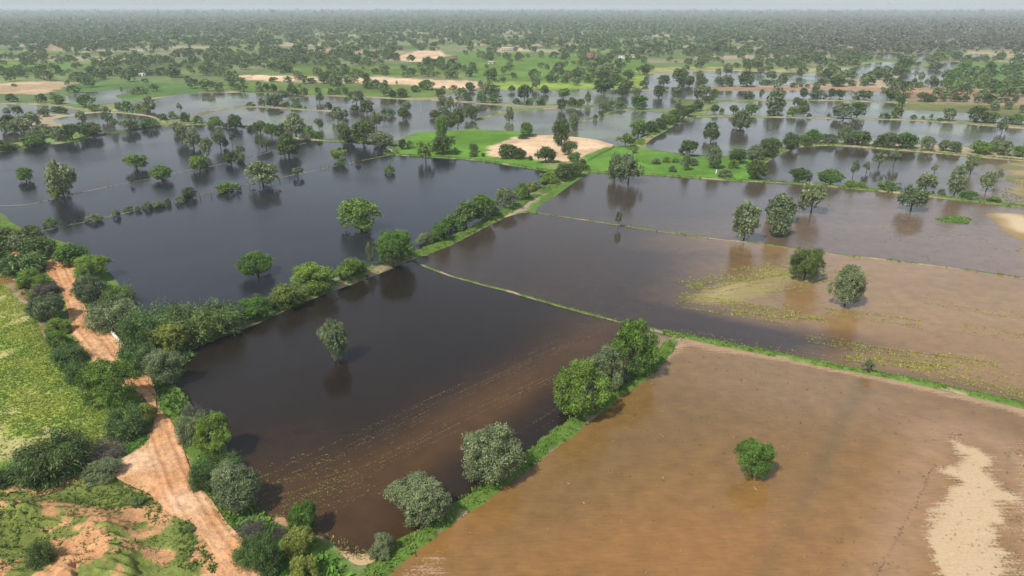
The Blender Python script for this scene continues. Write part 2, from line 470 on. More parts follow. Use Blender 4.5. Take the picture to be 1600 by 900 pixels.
# ------------------------------------------------------------------ ground sheet
def build_ground():
    d = [28.0]
    while d[-1] < 60000:
        D = d[-1]
        d.append(D + max(0.22, D * D / (CAMH * FPX) * (1.25 if D < 2500 else 2.5 if D < 6000 else 8)))
    d = np.array(d)
    u = np.linspace(-1, 1, 860)
    u = u * 0.86 + 0.9 * np.sign(u) * np.clip(np.abs(u) - .97, 0, 1) * 30
    X = u[None, :] * (d[:, None] + 18)
    Y = np.repeat(d[:, None], len(u), 1)
    x, y = X.ravel(), Y.ravel()
    z = ground_z(x, y)
    px, py = PX(x, y)
    n1 = fbm(x * .02, y * .02, 3)
    n2 = fbm(x * .15, y * .15, 9)
    # parcels of farmland
    a = math.radians(17)
    xr, yr = x * math.cos(a) + y * math.sin(a), -x * math.sin(a) + y * math.cos(a)
    wob = (fbm(x * .006, y * .006, 31) - .5) * 160
    pi, pj = np.floor((xr + wob) / 95), np.floor((yr - wob) / 62)
    h = hash2(pi, pj, 4)
    pal = np.array([(0.092,0.122,0.05), (0.08,0.105,0.045), (0.115,0.158,0.055), (0.13,0.145,0.07), (0.10,0.14,0.055), (0.15,0.15,0.088), (0.09,0.13,0.045), (0.24,0.20,0.135)])
    C = pal[np.minimum((h * 8.3).astype(int), 7)]
    far = smooth((y - 1500) / 3000)[:, None]
    vf = smooth((y - 3600) / 1400)[:, None]
    C = C * (1 - far) + (np.array((0.10, 0.135, 0.062)) * (1 - vf) + np.array((0.045, 0.062, 0.032)) * vf) * far
    scrub = (smooth((px - 1050) / 250) * smooth((y - 750) / 300))[:, None]
    C = C * (1 - scrub * .7) + np.array((0.115, 0.115, 0.075)) * scrub * .7
    C = C * (1.1 + 0.6 * n1[:, None]) * (0.85 + .3 * n2[:, None])
    m = y < 1900
    for P, c in FIELD:
        Q = GP(P)
        k = np.where(m & (x > Q[:, 0].min() - 20) & (x < Q[:, 0].max() + 20) & (y > Q[:, 1].min() - 20) & (y < Q[:, 1].max() + 20))[0]
        if not len(k): continue
        sd_ = sdin(x[k], y[k], catmull(Q, True, 3))
        s = smooth((sd_ + (n2[k] - .5) * 8) / (2 + y[k] * .004) + .5)[:, None]
        cc = np.array(c) * (0.80 + .40 * n2[k, None]) * (.82 + .36 * hash2(np.floor(xr[k] / 34), np.floor(yr[k] / 21), 8)[:, None])
        C[k] = C[k] * (1 - s) + cc * s
    # near-left land
    k = np.where((y < 260) & (x < 10) & (x > -260))[0]
    xx, yy = x[k], y[k]
    p, q = px[k], py[k]
    dn = sdin(xx, yy, NEAR)
    near = smooth(dn / 1.0 + .5)[:, None]
    f1, f2, f3 = fbm(xx * .25, yy * .25, 41), fbm(xx * 1.2, yy * 1.2, 43), fbm(xx * .08, yy * .08, 47)
    c = np.array((0.11, 0.185, 0.035)) * np.ones((len(k), 1))
    # yellow-green crop with bare soil between the plants
    CR = GP([(-400,430),(0,425),(30,460),(70,520),(100,580),(140,620),(175,660),(180,700),(120,712),(40,722),(-60,735),(-400,760)])
    crop = smooth(sdin(xx, yy, CR) / 1.5 + .5)[:, None]
    bare = smooth((fbm(xx * .16, yy * .16, 51) + .5 * smooth(1 - (yy - 78) / 14) + .25 * (f2 - .5) - .60) / .16)[:, None]
    cc = np.array((0.27, 0.32, 0.065)) * (1 - bare * .6) + np.array((0.44, 0.37, 0.19)) * bare * .6
    c = c * (1 - crop) + cc * crop
    # flooded ditch beside the crop
    DT = GP([(-60,400),(0,428),(25,448),(48,470),(66,495),(80,525),(83,540)])
    dd = dseg(xx, yy, catmull(DT, False, 4))
    w = smooth(1.6 - dd / 1.6)[:, None]
    c = c * (1 - w) + (np.array((0.36, 0.20, 0.09)) * (1 - .4 * f2[:, None]) + .1 * smooth((f1 - .5) / .1)[:, None]) * w
    # orange eroded earth on and around the mound
    dm = sdin(xx, yy, GP([(-300,752),(60,762),(150,748),(200,742),(300,800),(345,850),(370,910),(400,1100),(-300,1100)]))
    z0 = z[k]
    bias = bl(p, q, 150, 778, 120, 22) + bl(p, q, 215, 800, 45, 25) + .9 * bl(p, q, 75, 850, 70, 45) + .8 * bl(p, q, 195, 862, 40, 22) + .8 * bl(p, q, 20, 850, 50, 60) - bl(p, q, 130, 808, 90, 10) - 1.2 * bl(p, q, 150, 885, 45, 28) - 1.1 * bl(p, q, 225, 835, 30, 25) - .9 * bl(p, q, 255, 880, 20, 60) - .6 * bl(p, q, 45, 835, 14, 10)
    grass = smooth((fbm(xx * .22 + 5, yy * .3, 61) + .13 * bias - .50 + .18 * (f2 - .5)) / .08)[:, None]
    soil = np.array((0.47, 0.255, 0.125)) * (0.75 + .5 * f2[:, None])
    gr = np.array((0.15, 0.18, 0.045)) * (0.7 + .6 * f1[:, None])
    mc = soil * (1 - grass) + gr * grass
    s = smooth(dm / 2 + .5)[:, None]
    c = c * (1 - s) + mc * s
    c = c * (0.8 + .4 * f1[:, None])
    for RD in (ROAD1, ROAD0):
        s = smooth((sdin(xx, yy, RD) + .5 + (f2 - .5) * 1.6) / .8)[:, None]
        c = c * (1 - s) + np.array((0.50, 0.28, 0.15)) * s
    C[k] = C[k] * (1 - near) + c * near
    # keep terrain under the ponds just below the water
    nr, nc = X.shape
    idx = np.arange(nr * nc).reshape(nr, nc)
    F = np.stack([idx[:-1, :-1], idx[:-1, 1:], idx[1:, 1:], idx[1:, :-1]], -1).reshape(-1, 4)
    me = new_mesh('ground', np.stack([x, y, z], 1), F, True)
    attr_col(me, 'col', np.clip(C, 0.01, .8))
    link('ground', me, MG, kind='structure', label='flat farmland of green and sandy fields reaching the hazy horizon')
build_ground()

def cdt_sheet(name, P, step, mat, zf, colf, label, smooth_shade=True, kind='structure'):
    pts = [Vector(p) for p in P]
    n = len(pts)
    edges = [(i, (i + 1) % n) for i in range(n)]
    x0, y0 = P.min(0); x1, y1 = P.max(0)
    gx, gy = np.meshgrid(np.arange(x0, x1, step), np.arange(y0, y1, step * 1.0))
    gx = (gx + step * .5 * (np.arange(gx.shape[0]) % 2)[:, None]).ravel(); gy = gy.ravel()
    m = inpoly(gx, gy, P)
    gx, gy = gx[m], gy[m]
    m = dseg(gx, gy, P, True) > step * .35
    pts += [Vector((a, b)) for a, b in zip(gx[m], gy[m])]
    v, e, f, *_ = geometry.delaunay_2d_cdt(pts, edges, [], 1, 1e-5)
    V = np.array([(a[0], a[1]) for a in v])
    F = np.array([t for t in f if len(t) == 3])
    z = zf(V[:, 0], V[:, 1])
    # face up
    a, b, c = V[F[:, 0]], V[F[:, 1]], V[F[:, 2]]
    cr = (b[:, 0] - a[:, 0]) * (c[:, 1] - a[:, 1]) - (b[:, 1] - a[:, 1]) * (c[:, 0] - a[:, 0])
    F[cr < 0] = F[cr < 0][:, ::-1]
    me = new_mesh(name, np.stack([V[:, 0], V[:, 1], z], 1), F, smooth_shade)
    for k, vv in colf(V[:, 0], V[:, 1]).items():
        (attr_f if np.ndim(vv) == 1 else attr_col)(me, k, vv)
    return link(name, me, mat, kind=kind, label=label)

# ------------------------------------------------------------------ water
def lerp(a, b, t):
    t = np.asarray(t)[:, None]
    return np.asarray(a) * (1 - t) + np.asarray(b) * t
def col_dark(x, y):
    n = len(x)
    f = fbm(x * .02, y * .02, 71)
    return {'col': lerp((0.030, 0.025, 0.020), (0.045, 0.036, 0.028), f), 'wet': np.ones(n), 'dry': np.tile((0.3, .22, .14), (n, 1))}
def col_large(x, y):
    n = len(x)
    f = fbm(x * .02, y * .02, 71)
    return {'col': lerp((0.012, 0.013, 0.020), (0.020, 0.020, 0.026), f), 'wet': np.ones(n), 'dry': np.tile((0.3, .22, .14), (n, 1))}
def col_far(x, y):
    n = len(x)
    f = fbm(x * .03, y * .03, 73)
    a = smooth((f - .58) / .08)
    return {'col': lerp((0.05, 0.044, 0.036), (0.11, 0.13, 0.07), a), 'wet': np.ones(n), 'dry': np.tile((0.2, .2, .1), (n, 1))}
def col_p12(x, y):
    px, py = PX(x, y)
    f = fbm(x * .05, y * .05, 75)
    a = smooth((px - 1380) / 260 + (f - .5) * .5)
    c = lerp((0.045, 0.036, 0.028), (0.15, 0.11, 0.07), a)
    dry = smooth((px - 1590) / 60 + (f - .5) * 3.0 + .8 * bl(px, py, 1600, 300, 40, 30))
    return {'col': c, 'wet': 1 - dry * .9, 'dry': lerp((0.16, 0.16, 0.065), (0.30, 0.225, 0.12), smooth((fbm(x * .2, y * .2, 4) - .4) * 4))}
def col_centre(x, y):
    px, py = PX(x, y)
    f = fbm(x * .05, y * .05, 81)
    c = lerp((0.012, 0.009, 0.007), (0.020, 0.014, 0.010), f)
    # browner and shallower to the lower left and near the right bank
    b = np.clip(bl(px, py, 470, 800, 170, 90) + .8 * bl(px, py, 620, 720, 330, 45, -32) + .55 * bl(px, py, 760, 640, 220, 30, -32) + .5 * bl(px, py, 980, 540, 120, 60) + .35 * bl(px, py, 640, 840, 120, 40), 0, 1)
    c = lerp(c, (0.105, 0.052, 0.026), 0) if False else c * (1 - (b * (.5 + .6 * f))[:, None]) + np.array((0.082, 0.042, 0.015)) * (b * (.5 + .6 * f))[:, None]
    tri = smooth((sdin(x, y, GP([(1008,518),(1052,527),(1044,545),(1015,572),(1000,560)])) + 1) / 2)
    c = lerp(c, (0.27, 0.18, 0.105), 0) if False else c * (1 - tri[:, None]) + np.array((0.22, 0.15, 0.09)) * tri[:, None]
    shore = smooth((sdin(x, y, GP([(486,838),(520,850),(545,868),(600,866),(590,900),(530,910),(480,860)])) + .6) / 1.6)
    sh2 = smooth((sdin(x, y, GP([(415,812),(440,808),(470,820),(460,835),(425,830)])) + .6) / 1.2)
    w = 1 - np.clip(shore + sh2 * .8, 0, 1)
    return {'col': c, 'wet': w, 'dry': lerp((0.46, 0.33, 0.18), (0.40, 0.22, 0.12), sh2)}
def col_middle(x, y):
    px, py = PX(x, y)
    f, g = fbm(x * .05, y * .05, 83), fbm(x * .02 + 4, y * .09, 85)
    c0 = lerp((0.034, 0.024, 0.018), (0.050, 0.034, 0.024), f)
    t = smooth((px - 960 + (g - .5) * 300) / 420)
    low = smooth(1 - np.abs(py - 505 - (px - 1060) * .13) / 30) * .75 * smooth((1500 - px) / 250)      # darker wet band
    low2 = smooth(1 - np.abs(py - 560 - (px - 1250) * .19) / 26) * .55
    t2 = np.clip(t - (low + low2) * (.6 + .5 * g), 0, 1)
    c = c0 * (1 - t2[:, None]) + lerp((0.195, 0.110, 0.042), (0.270, 0.168, 0.072), g) * t2[:, None]
    isl = bl(px, py, 1160, 452, 100, 26, -8) * 1.0 + .75 * bl(px, py, 1250, 428, 75, 15, 10) + .5 * bl(px, py, 1100, 470, 50, 14)
    w = 1 - smooth((isl + (f - .5) * .9 - .3) / .9) * .60
    tl = bl(px, py, 1150, 440, 50, 12, -35)
    dry = lerp((0.29, 0.24, 0.095), (0.36, 0.29, 0.13), tl)
    edge = smooth(1 - np.abs(py - (632 + (px - 1600) * .205) + 8) / 7) * smooth((px - 1420) / 100)
    w = w - .35 * edge
    return {'col': c, 'wet': w, 'dry': dry}
def col_right(x, y):
    px, py = PX(x, y)
    f, g = fbm(x * .04, y * .06, 87), fbm(x * .02 + 4, y * .09, 89)
    t = smooth((px - 900 + (g - .5) * 500) / 900) * .7 + .25 * smooth((py - 330) / 60)
    c = lerp((0.050, 0.038, 0.030), (0.20, 0.13, 0.085), np.clip(t, 0, 1))
    sandm = bl(px, py, 1605, 352, 55, 17, 5) * 1.3 + .8 * bl(px, py, 1640, 390, 60, 30) + .6 * bl(px, py, 1560, 335, 50, 7) 
    w = 1 - smooth((sandm + (f - .5) * 1.1 - .25) / .8)
    return {'col': c, 'wet': w, 'dry': lerp((0.27, 0.19, 0.085), (0.52, 0.40, 0.25), smooth((sandm - .8) * 3))}
SANDI = GP([(1488,692),(1515,686),(1540,700),(1556,722),(1568,745),(1574,790),(1568,830),(1585,870),(1610,930),(1640,1000),(1400,1000),(1425,910),(1442,860),(1452,810),(1466,780),(1470,740)])
def col_brown(x, y):
    px, py = PX(x, y)
    f, g = fbm(x * .06, y * .06, 91), fbm(x * .025, y * .025, 93)
    c = lerp((0.165, 0.092, 0.025), (0.212, 0.118, 0.036), g)
    red = np.clip(bl(px, py, 1120, 860, 330, 90) + .8 * bl(px, py, 760, 850, 130, 60) + .5 * bl(px, py, 1420, 760, 90, 130), 0, 1)
    c = c * (1 - .8 * red[:, None]) + np.array((0.27, 0.132, 0.040)) * .75 * red[:, None]
    ol = np.clip(bl(px, py, 900, 760, 230, 60, -38) * .9 + .6 * bl(px, py, 1120, 640, 200, 70), 0, 1)
    c = c * (1 - .6 * ol[:, None]) + np.array((0.145, 0.092, 0.034)) * .6 * ol[:, None]
    top = smooth(bl(px, py, 1260, 610, 330, 50, 14))
    c = c * (1 - .45 * top[:, None]) + np.array((0.22, 0.14, 0.068)) * .45 * top[:, None]
    ax, ay = G(1352, 590); bx, by = G(1185, 920)
    ds = dseg(x, y, [(ax, ay), (bx, by)])
    st = smooth(1 - ds / 2.2) * .30 * (.6 + .8 * f)
    c = c * (1 - st[:, None]) + np.array((0.085, 0.068, 0.03)) * st[:, None]
    sd_ = sdin(x, y, SANDI)
    dryi = smooth((sd_ + 1.3 + (f - .5) * 4.0 + (fbm(x * .35, y * .35, 95) - .5) * 5) / 5.5)
    marg = smooth(1 - np.abs(sd_ + 2.5) / 6.5)
    c = c * (1 - .6 * marg[:, None]) + np.array((0.32, 0.195, 0.105)) * .6 * marg[:, None]
    edge = dseg(x, y, GP([(1030,570),(1050,545),(1068,532),(1120,543),(1200,558),(1300,578),(1400,597),(1500,619),(1600,642),(1750,674)]))
    e2 = smooth(1 - edge / (2.2 + 3.5 * bl(px, py, 1110, 545, 60, 20) + 1.5 * smooth((px - 1300) / 200)))
    far_r = smooth((px - 1560 - (py - 700) * .1) / 60) * smooth((py - 600) / 80)
    fur = smooth((sdin(x, y, GP([(585,912),(650,862),(700,850),(720,900),(700,1080),(440,1080)])) + 1.5) / 4)
    dc = lerp((0.44, 0.315, 0.185), (0.50, 0.37, 0.225), f)
    mixw = np.clip(e2 + far_r * .5, 0, 1)[:, None] * (1 - dryi[:, None])
    dc = dc * (1 - mixw) + np.array((0.36, 0.225, 0.135)) * mixw
    dc = dc * (1 - fur[:, None]) + np.array((0.42, 0.25, 0.165)) * fur[:, None]
    w = 1 - np.clip(dryi + .62 * e2 + .22 * marg * smooth((px - 1400) / 60) + .35 * far_r + .45 * fur, 0, 1)
    return {'col': c, 'wet': w, 'dry': dc}
flat = lambda h: (lambda x, y: np.full(len(x), h))
WL = {'centre': ('dark brown flood water between the tree bank and the grassy bund', 1.3, col_centre),
 'middle': ('flood water turning from grey to tan over a cropped field', 1.6, col_middle),
 'right': ('grey flood water ending in a sandy shore at the right edge', 2.5, col_right),
 'large': ('large slate-grey sheet of flood water behind the tree bank', 6, col_large),
 'left': ('grey flood water crossed by thin submerged bunds and lone trees', 8, col_large),
 'brown': ('orange-brown shallow water over soil with a pale sandbar', 0.9, col_brown),
 'p12': ('flooded field with slim trees near the right edge', 4, col_p12)}
for iw, (k, P) in enumerate(PW.items()):
    lab, st, cf = WL.get(k, (None, 14, col_far))
    if lab is None:
        cx, cy = np.mean(POND[k], 0)
        side = 'left' if cx < 530 else 'right' if cx > 1070 else 'middle'
        lab = f'distant flooded field on the {side} of the view, pale grey with sky'
    cdt_sheet('water', P, st, MWB if k == 'brown' else MW, flat(0.04 + .004 * (iw % 7)), cf, lab)

DITCH = catmull(GP([(-70,396),(0,424),(28,444),(52,464),(68,488),(78,516),(86,540),(77,543),(66,520),(56,497),(40,477),(16,456),(0,443),(-70,420)], .85), True, 3)
def col_ditch(x, y):
    f = fbm(x * .4, y * .4, 96)
    return {'col': lerp((0.22, 0.11, 0.038), (0.32, 0.24, 0.16), smooth((f - .5) * 6)), 'wet': np.ones(len(x)), 'dry': np.tile((.4, .25, .14), (len(x), 1))}
cdt_sheet('water', DITCH, .8, MWB, flat(0.87), col_ditch, 'orange rainwater lying in the ditch beside the yellow-green crop')
# ------------------------------------------------------------------ dirt road with ruts
RCL = catmull(GP([(88,408),(103,440),(118,475),(128,505),(155,540),(178,570),(210,600),(238,630),(252,680),(268,720),(290,770),(325,830),(365,885),(410,960)], .95), False, 5)
def road_z(x, y):
    d = dseg(x, y, RCL)
    rut = .16 * np.exp(-((d - 1.0) / .33) ** 2) + .10 * np.exp(-((d - 2.1) / .25) ** 2)
    return ground_z(x, y) + 0.24 - rut * (.3 + .7 * fbm(x * .5, y * .5, 15)) + .16 * (fbm(x * 1.6, y * 1.6, 19, 3) - .5) + .028 * np.cos(d * 7 + 3 * fbm(x * .15, y * .15, 44)) * smooth(1.6 - d / 3)
def road_c(x, y):
    d = dseg(x, y, RCL)
    f, g = fbm(x * .9, y * .9, 16), fbm(x * .2, y * .2, 18)
    c = lerp((0.49, 0.245, 0.112), (0.58, 0.345, 0.185), smooth((g - .35) * 3))
    c = c * (1 - .09 * (np.cos(d * 7 + 3 * fbm(x * .15, y * .15, 44)) < -.3) * smooth(1.6 - d / 3))[:, None]
    r = np.exp(-((d - 1.0) / .4) ** 2) * .55
    c = c * (1 - r[:, None]) + np.array((0.40, 0.19, 0.09)) * r[:, None]
    px, py = PX(x, y)
    pale = bl(px, py, 215, 730, 45, 18) + bl(px, py, 285, 790, 30, 20)
    c = c * (1 - .6 * np.clip(pale, 0, 1)[:, None]) + np.array((0.66, 0.47, 0.31)) * .6 * np.clip(pale, 0, 1)[:, None]
    # darker along the ruts, whole track mottled at random
    return {'col': c * (.8 + .4 * f[:, None])}
cdt_sheet('dirt_road', catmull(ROAD1, True, 3), .25, MG, road_z, road_c, 'wide orange dirt track with wheel ruts along the left side')
cdt_sheet('dirt_road', catmull(ROAD0, True, 3), .9, MG, road_z, road_c, 'short stretch of orange dirt track between trees at the left edge')

# ------------------------------------------------------------------ earth banks (bunds) between the fields
BANK = [  # points, width m, height m, grassiness, label
 ([(292,540),(330,520),(360,507),(400,492),(450,473),(500,455),(560,432),(600,415),(640,402),(700,378),(760,348),(810,320),(860,292),(890,275),(915,262)], 4.6, .7, .9, 'broad green bank carrying a long row of bushes between two dark ponds'),
 ([(643,407),(700,430),(800,457),(880,480),(960,501),(1010,513),(1060,523)], .8, .2, .65, 'thin grassy ridge crossing the dark water to the junction of banks'),
 ([(1035,520),(1060,524),(1120,536),(1200,552),(1300,572),(1400,590),(1500,611),(1600,633),(1800,676)], 1.9, .4, 1.0, 'long green bank above the orange-brown water'),
 ([(1068,524),(1050,537),(1040,548),(1022,567),(1000,588),(960,616),(900,660),(850,700),(800,737),(740,780),(690,815),(640,852),(585,897),(520,960)], 3.0, .5, 1.0, 'bright green bank with big trees between dark and orange water'),
 ([(815,333),(832,332),(900,342),(1000,357),(1100,371),(1210,384),(1300,397),(1400,408),(1500,421),(1650,441),(1800,458)], .75, .17, .7, 'thin grassy ridge between the grey pond and the tan field'),
 ([(1130,281),(1250,287),(1350,296),(1450,306),(1560,319),(1650,329),(1760,340)], 2.6, .4, .8, 'green bank with bushes between two right-hand ponds'),
 ([(1180,262),(1215,240),(1250,229),(1300,227),(1400,234),(1500,242),(1650,256),(1760,266)], 3.0, .5, .6, 'curved bank with a sandy left end and many bushes'),
 ([(1060,183),(1150,182),(1250,184),(1400,187),(1500,193),(1650,205),(1760,214)], 2.8, .5, .6, 'far straight bank with a row of trees on the right'),
 ([(22,366),(60,362),(150,343),(230,325),(330,300),(400,286),(480,269),(560,252),(622,240)], .5, .09, .35, 'nearly drowned ridge with wooden posts across the left water'),
 ([(-10,322),(40,320),(80,312),(130,300),(210,284),(240,278),(300,265),(340,258),(400,243),(450,230),(480,223)], .45, .07, .3, 'nearly drowned upper ridge with lone trees in the left water'),
 ([(-120,256),(-40,247),(0,236),(60,227),(110,221),(165,210),(250,198),(330,194),(400,201),(460,216),(560,222),(600,228),(622,240)], 3.2, .5, .7, 'bank with trees behind the left flooded fields'),
 ([(-60,162),(20,162),(90,165),(125,170),(200,177),(240,183),(262,192)], 3.0, .5, .5, 'sandy-edged bank by the far left pond'),
 ([(270,186),(300,182),(340,172),(390,167),(440,169),(500,173),(535,175)], 3.0, .5, .5, 'pale-edged bank ending in the water, left of middle'),
 ([(430,166),(442,160),(480,150),(560,151),(620,154),(700,158),(750,162),(820,166)], 2.6, .5, .6, 'straight bank below the green field, left of middle'),
 ([(742,188),(765,181),(790,173),(850,170),(910,167),(960,165)], 3.2, .5, .9, 'short green bank curving between two middle ponds'),
 ([(985,234),(1010,216),(1040,196),(1075,172),(1100,158),(1120,146)], 5.5, .6, .8, 'bank carrying a thick hedge right of middle'),
 ([(895,196),(920,186),(940,180),(955,175),(985,172),(1060,177)], 2.2, .4, .8, 'low green bank behind the sandy field'),
 ([(1095,178),(1112,168),(1128,158),(1200,157),(1300,157),(1400,160),(1500,163)], 3.0, .5, .7, 'green-ended bank between two far right ponds'),
 ([(690,151),(730,142),(850,141),(930,139),(1000,141),(1060,141)], 3.0, .4, .7, 'far bank behind the middle ponds'),
 ([(50,186),(60,177),(110,180)], 2.0, .4, .7, 'short far bank at the left'),
 ([(600,241),(700,247),(760,252),(835,264),(870,268)], 2.2, .4, 1.0, 'green shore of the grassy field behind the large pond'),
 ([(905,268),(1000,272),(1140,282)], 1.8, .35, .9, 'green shore below the grassy field right of middle'),
]
tuft_pts = []   # (x, y, z, size, colour, count) collected for one low vegetation mesh
def bank(pts, w, h, gr, label, seed):
    C = catmull(GP(pts), False, 6)
    seg = np.hypot(*np.diff(C, axis=0).T)
    s = np.concatenate([[0], np.cumsum(seg)])
    y0 = C[:, 1].min()
    step = max(.4, y0 * .003)
    t = np.arange(0, s[-1], step)
    x, y = np.interp(t, s, C[:, 0]), np.interp(t, s, C[:, 1])
    tx, ty = np.gradient(x), np.gradient(y)
    L = np.hypot(tx, ty)
    nx, ny = -ty / L, tx / L
    A = np.array([-1.0, -.8, -.45, 0, .45, .8, 1.0])
    H = np.array([-.25, .25, .8, 1.0, .8, .25, -.25])
    wl = w / 2 * (.5 + 1.0 * fbm(t * .35, t * 0 + seed, 3))
    wr = w / 2 * (.5 + 1.0 * fbm(t * .35, t * 0 + seed + 50, 7))
    V, Cc = [], []
    for k in range(len(t)):
        taper = min(1, (min(t[k], t[-1] - t[k]) + .05) / (w + .1))
        for a, hh in zip(A, H):
            ww = (wl[k] if a < 0 else wr[k]) * (.3 + .7 * taper)
            V.append((x[k] + nx[k] * a * ww, y[k] + ny[k] * a * ww, 0.05 + hh * h * (.5 + .5 * taper) if hh > 0 else -.05))
    V = np.array(V)
    V[:, 2] = np.where(V[:, 2] > .05, V[:, 2] * (.75 + .5 * fbm(V[:, 0] * .7, V[:, 1] * .7, 5)), V[:, 2])
    if .15 <= h <= .2:   # low ridge, slumped under the water here and there
        V[:, 2] = .05 + (V[:, 2] - .05) * np.clip((fbm(V[:, 0] * .3, V[:, 1] * .3, seed) - .26) * 3.2, -1, 1.3)
    if h < .15:   # nearly drowned: only parts of the crest clear the water
        V[:, 2] = .05 + (V[:, 2] - .05) * 1.6 * (fbm(V[:, 0] * .22, V[:, 1] * .22, seed) - .36) * 3
    f = fbm(V[:, 0] * .5, V[:, 1] * .5, seed)
    a = np.tile(np.abs(A), len(t))
    bare = smooth((fbm(V[:, 0] * .12 + 7, V[:, 1] * .12, seed + 9) - .55) * 9) * .7
    g = smooth((gr * 1.25 - a * .75 + (f - .5) * 1.3 - bare) * 2.2)
    Cc = lerp((0.30, 0.24, 0.15), (0.10, 0.165, 0.032), g) * (.75 + .5 * f[:, None])
    n = len(A)
    idx = np.arange(len(t) * n).reshape(len(t), n)
    F = np.stack([idx[:-1, :-1], idx[1:, :-1], idx[1:, 1:], idx[:-1, 1:]], -1).reshape(-1, 4)
    F = F[:, ::-1]
    me = new_mesh('embankment', V, F, True)
    attr_col(me, 'col', Cc)
    link('embankment', me, MG, kind='structure', label=label)
    if y0 < 330:
        m = int(s[-1] * w * (5.0 if y0 < 130 else 1.6) * gr)
        tt = rng.uniform(0, s[-1], m)
        aa = np.clip(rng.normal(0, .42, m), -.95, .95)
        ww = np.interp(tt, t, (wl + wr) / 2)
        X = np.interp(tt, t, x) + np.interp(tt, t, nx) * aa * ww
        Y = np.interp(tt, t, y) + np.interp(tt, t, ny) * aa * ww
        Z = .05 + h * (1 - aa ** 2) * .7
        ff = fbm(X * .5, Y * .5, seed)
        kp = rng.uniform(0, 1, m) < 1 - .8 * smooth((fbm(X * .12 + 7, Y * .12, seed + 9) - .55) * 9)
        X, Y, Z, ff = X[kp], Y[kp], Z[kp], ff[kp]; m = len(X)
        cc = lerp((0.10, 0.21, 0.03), (0.18, 0.26, 0.05), ff)
        tuft_pts.append((X, Y, Z, rng.uniform(.22, .5, m) * (min(w, 2.5) / 2.5 * .5 + .5) * (1 if y0 < 130 else 1.5), cc, 5))
for i, b in enumerate(BANK): bank(*b, seed=i * 3 + 2)

# ------------------------------------------------------------------ low vegetation (uncountable)
def build_tufts(name, packs, label, upright=.6):
    Q, K = [], []
    for X, Y, Z, sz, cc, n in packs:
        m = len(X)
        X, Y, Z, sz = (np.repeat(a, n) for a in (X, Y, Z, sz))
        cc = np.repeat(cc, n, 0) * rng.uniform(.7, 1.3, (m * n, 1))
        N = m * n
        c = np.stack([X + rng.normal(0, .35, N) * sz, Y + rng.normal(0, .35, N) * sz, Z], 1)
        th = rng.uniform(0, 2 * np.pi, N)
        side = np.stack([np.cos(th), np.sin(th), rng.normal(0, .15, N)], 1) * (sz * rng.uniform(.18, .4, N))[:, None]
        up = np.stack([rng.normal(0, .5, N), rng.normal(0, .5, N), rng.uniform(upright * .6, upright * 1.5, N)], 1) * sz[:, None]
        Q.append(np.stack([c - side, c + side, c + side * .5 + up, c - side * .5 + up], 1))
        K.append(cc)
    Q, K = np.concatenate(Q), np.concatenate(K)
    me = new_mesh(name, Q.reshape(-1, 3), np.arange(len(Q) * 4).reshape(-1, 4))
    attr_col(me, 'col', K, 'FACE')
    return link(name, me, MTUFT, kind='stuff', label=label)
build_tufts('grass', tuft_pts, 'green grass and weeds growing thickly on the earth banks')
def scatter(polypx, dens, maskf=None, jitter=0):
    P = GP(polypx)
    x0, y0 = P.min(0); x1, y1 = P.max(0)
    n = int((x1 - x0) * (y1 - y0) * dens)
    x, y = rng.uniform(x0, x1, n), rng.uniform(y0, y1, n)
    m = inpoly(x, y, P)
    x, y = x[m], y[m]
    if maskf is not None:
        m = rng.uniform(0, 1, len(x)) < maskf(x, y)
        x, y = x[m], y[m]
    return x, y
# crop in the left field
CROP = [(-60,430),(0,428),(30,460),(70,520),(100,580),(140,620),(175,660),(180,700),(120,712),(40,722),(-60,735)]
x, y = scatter(CROP, 17, lambda x, y: 1 - .85 * smooth((fbm(x * .16, y * .16, 51) + .5 * smooth(1 - (y - 78) / 14) - .60) / .16))
f = fbm(x * .3, y * .3, 57)
build_tufts('crop_plants', [(x, y, ground_z(x, y), rng.uniform(.13, .3, len(x)), lerp((0.19, 0.29, 0.05), (0.32, 0.36, 0.07), smooth((f - .35) * 3.5)), 4)], 'yellow-green crop covering the field at the left edge')
